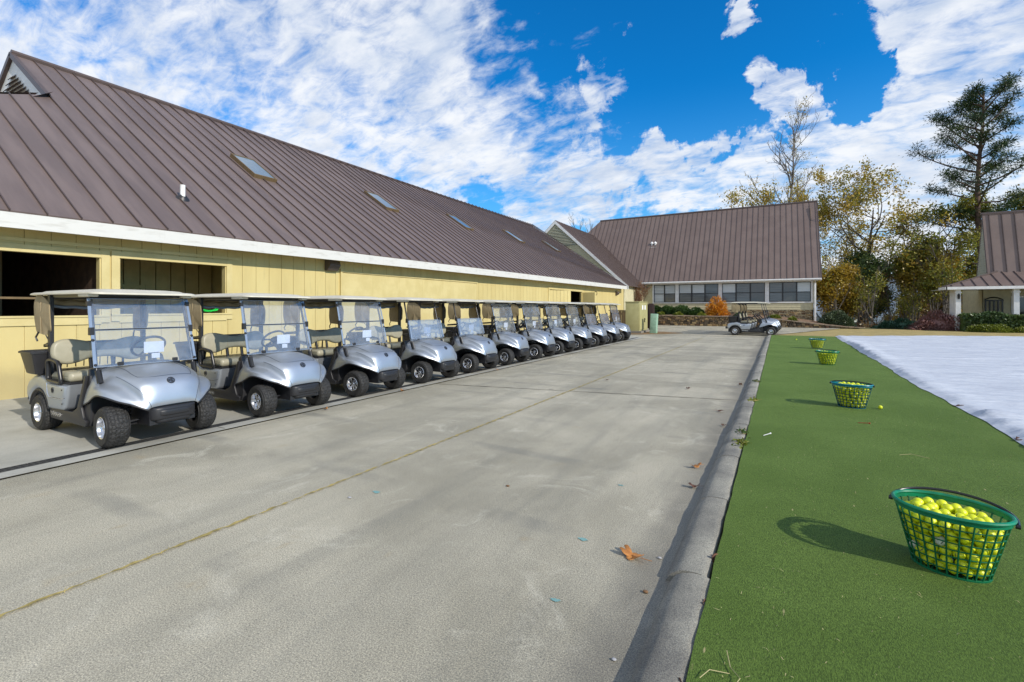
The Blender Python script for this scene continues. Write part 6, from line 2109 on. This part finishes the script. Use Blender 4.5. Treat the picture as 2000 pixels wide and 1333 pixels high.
M['dryleaf'] = mat('dry_leaf_orange', (.52, .22, .05), .6, col2=(.33, .13, .03), scale=25)
M['dryleaf2'] = mat('dry_leaf_brown', (.16, .07, .035), .7, col2=(.08, .035, .02), scale=25)
leafthing('fallen_leaf', -.80, 2.96, .002, .17, R(-22), M['dryleaf'], 'large curled orange brown fallen leaf on the concrete near the kerb', 4, .35)
small = [(-.64, 4.35, .10, 'brown dry leaf lying in the gutter against the near kerb, beyond the orange leaf'), (-.70, 4.9, .11, 'pale brown crumpled leaf in the gutter left of the kerb'), (-.335, 3.05, .10, 'reddish brown leaf caught in the gap between kerb and turf, above the big orange leaf'),
         (-.33, 2.55, .08, 'small brown leaf wedged in the kerb gap at the bottom of the picture'), (-.335, 1.95, .09, 'brown leaf sticking out of the kerb gap at the very bottom'), (-.75, 7.7, .12, 'dark red leaf in the far gutter near the weeds'), (-1.5, 9.6, .10, 'small reddish leaf on the open concrete in the middle distance'),
         (-.66, 10.6, .12, 'brown leaf in the gutter beyond the weeds'), (-.62, 6.8, .09, 'small dry leaf in the gutter before the weeds'), (2.32, 9.4, .13, 'reddish leaf lying at the edge of the white cover'), (2.33, 6.9, .13, 'brown leaf nearest the camera along the white cover edge'), (2.31, 7.3, .12, 'dark leaf beside the brown one along the white cover edge'),
         (-6.0, 4.95, .09, 'small orange leaf on the slab between the third and second carts'), (-6.1, 6.75, .10, 'orange leaf on the slab between the third and fourth carts'), (-6.1, 10.2, .10, 'orange leaf on the slab beside the fifth cart'), (-3.2, 9.9, .10, 'brown leaf on the drive just left of the long grass seam')]
for k, (x, y, L, lb) in enumerate(small):
    zb = .088 if x > 2 else (.06 if -.36 < x < -.3 else .008)
    o = leafthing('fallen_leaf', x, y, zb, L, R(40 * k), M['dryleaf'] if k in (1, 12, 13, 14) else M['dryleaf2'], lb, 10 + k, .5)
    o['group'] = 'dry leaves scattered on the ground'
    if -.36 < x < -.3: o.rotation_euler = (R(60), R(20), R(30 * k))
# weeds at the kerb
for k, (y, s_) in enumerate([(5.75, 1.0), (6.25, .8), (8.5, .9), (10.7, .8)]):
    root = empty('weed', (-.325 - .02 * (k % 2), y, .06)); tag(root, ['green weed nearest the camera growing in the kerb joint', 'second green weed at the kerb, just behind the nearest one', 'third green weed growing beside the kerb', 'farthest green weed growing at the edge of the kerb'][k], 'weed', 'weeds growing in the kerb gap')
    P = rs.normal(size=(110, 3)) * np.array([.03, .08, .022]) * s_; P[:, 2] = np.abs(P[:, 2]) + .01
    P[:, 0] -= np.abs(rs.normal(size=110)) * .04
    leaves_mesh('foliage', P, .026 * s_, L_box if k % 2 else L_lime, root, 30 + k)
    g = MB()
    for j in range(6): g.tube([(0, 0, -.04), (rs.normal() * .03, rs.normal() * .05, .03), (rs.normal() * .05, rs.normal() * .1, .05)], .002, 4)
    g.build('stem', M['seam'], root)
# tees, bits, pebbles
M['white2'] = mat('white_plastic', (.8, .8, .78), .4)
def tee(x, y, rz, mt, lab, L=.075):
    g = MB(); g.lathe([(.0006, 0), (.0022, .01), (.0025, .85 * L), (.006, .98 * L), (.0055, L), (.0, .97 * L)], 10, Matrix.Rotation(R(84), 4, 'Y'))
    o = g.build('golf_tee', mt, smooth=50, loc=(x, y, .096)); o.rotation_euler = (0, 0, rz); o.scale = (1.3, 1.6, 1.6); tag(o, lab, 'golf tee')
tee(.88, 7.42, R(-20), M['red'], 'red golf tee lying on the turf before the teal basket', .1)
tee(-.15, 6.15, R(50), M['white2'], 'white golf tee lying on the turf near the kerb', .09)
M['peb'] = mat('pebble_pale', (.42, .42, .43), .8); M['pebb'] = mat('pebble_brown', (.2, .11, .05), .8)
def pebble(x, y, r_, mt, lab, seed):
    g = MB(); rr_ = random.Random(seed)
    g.grid(lambda u, v: (r_ * math.sin(PI * v) * math.cos(2 * PI * u) * (1 + .2 * math.sin(5 * v + seed)), .7 * r_ * math.sin(PI * v) * math.sin(2 * PI * u) * (1 + .15 * math.cos(4 * v + seed)), r_ * .45 * (1 - math.cos(PI * v)) * .9), 12, 8)
    tag(g.build('pebble', mt, smooth=60, loc=(x, y, .001)), lab, 'pebble', 'pebbles on the concrete')
pebble(-.64, 3.02, .014, M['peb'], 'pale grey pebble right of the orange leaf', 1)
pebble(-.63, 2.62, .018, M['pebb'], 'small brown nugget on the concrete below the orange leaf', 2)
pebble(-.63, 2.05, .012, M['peb'], 'tiny white pebble near the bottom of the gutter', 3)
pebble(-3.05, 2.75, .015, M['peb'], 'small pale chip lying just right of the grass seam at the lower left', 4)
pebble(-2.05, 3.6, .016, M['pebb'], 'small dark brown clod in the middle of the near drive', 5)
# turquoise paint spots
M['turq'] = mat('turquoise_paint', (.20, .38, .36), .8)
for k, (x, y, s_, lb) in enumerate([(-1.14, 3.02, .03, 'turquoise paint spot left of the orange leaf'), (-1.03, 2.32, .026, 'turquoise paint spot near the bottom centre of the drive'), (-1.2, 4.1, .022, 'small turquoise paint spot farther up the drive'), (-2.95, 2.95, .036, 'blue green paint smear right of the grass seam at lower left')]):
    g = MB(); rr_ = random.Random(k); N = 18
    pts = [(s_ * 1.2 * rr_.uniform(.5, 1.2) * math.cos(2 * PI * i / N), s_ * .7 * rr_.uniform(.5, 1.2) * math.sin(2 * PI * i / N), 0) for i in range(N)]
    g.add([(0, 0, 0)] + pts, [(0, 1 + i, 1 + (i + 1) % N) for i in range(N)])
    tag(g.build('paint_spot', M['turq'], loc=(x, y, .004)), lb, 'paint spot', 'turquoise paint spots on the drive')
# straw and clippings over the turf
M['straw'] = mat('straw', (.46, .40, .20), .8)
g = MB(); r = random.Random(8)
for i in range(1500):
    y = 1.0 + 24 * r.random() ** 2; x = r.uniform(-.28, 2.28); a = r.uniform(0, 6.28); l = r.choice([.006, .008, .012, .02, .03]) * r.uniform(.6, 1.2); wv_ = .0012
    dx, dy = math.cos(a) * l, math.sin(a) * l; z = .0905
    b_ = r.uniform(-.4, .4) * l
    mx_, my_ = x + dx * .5 - math.sin(a) * b_, y + dy * .5 + math.cos(a) * b_
    nx_, ny_ = -math.sin(a) * wv_, math.cos(a) * wv_
    g.add([(x - nx_, y - ny_, z), (x + nx_, y + ny_, z), (mx_ + nx_, my_ + ny_, z + .005), (mx_ - nx_, my_ - ny_, z + .005), (x + dx, y + dy, z + .001)], [(0, 1, 2, 3), (3, 2, 4)])
tag(g.build('straw_bits', M['straw']), 'tiny bits of pale straw scattered over the artificial turf', 'straw', kind='stuff')
for k, pth in enumerate([[(-.16, 1.98), (-.13, 2.06), (-.17, 2.12), (-.19, 2.2)], [(-.27, 2.0), (-.24, 2.05), (-.17, 2.08)], [(1.05, 6.0), (1.15, 6.05), (1.28, 6.0)]]):
    g = MB(); g.tube([(x, y, .095 + .01 * (i % 2)) for i, (x, y) in enumerate(pth)], .0018, 4)
    tag(g.build('grass_stalk', M['straw']), ['longer curled dry grass stalk on the turf at the bottom edge', 'short dry stalk bridging the kerb gap at the bottom edge', 'dry stalk on the turf in front of the teal basket'][k], 'stalk', 'dry stalks on the turf')
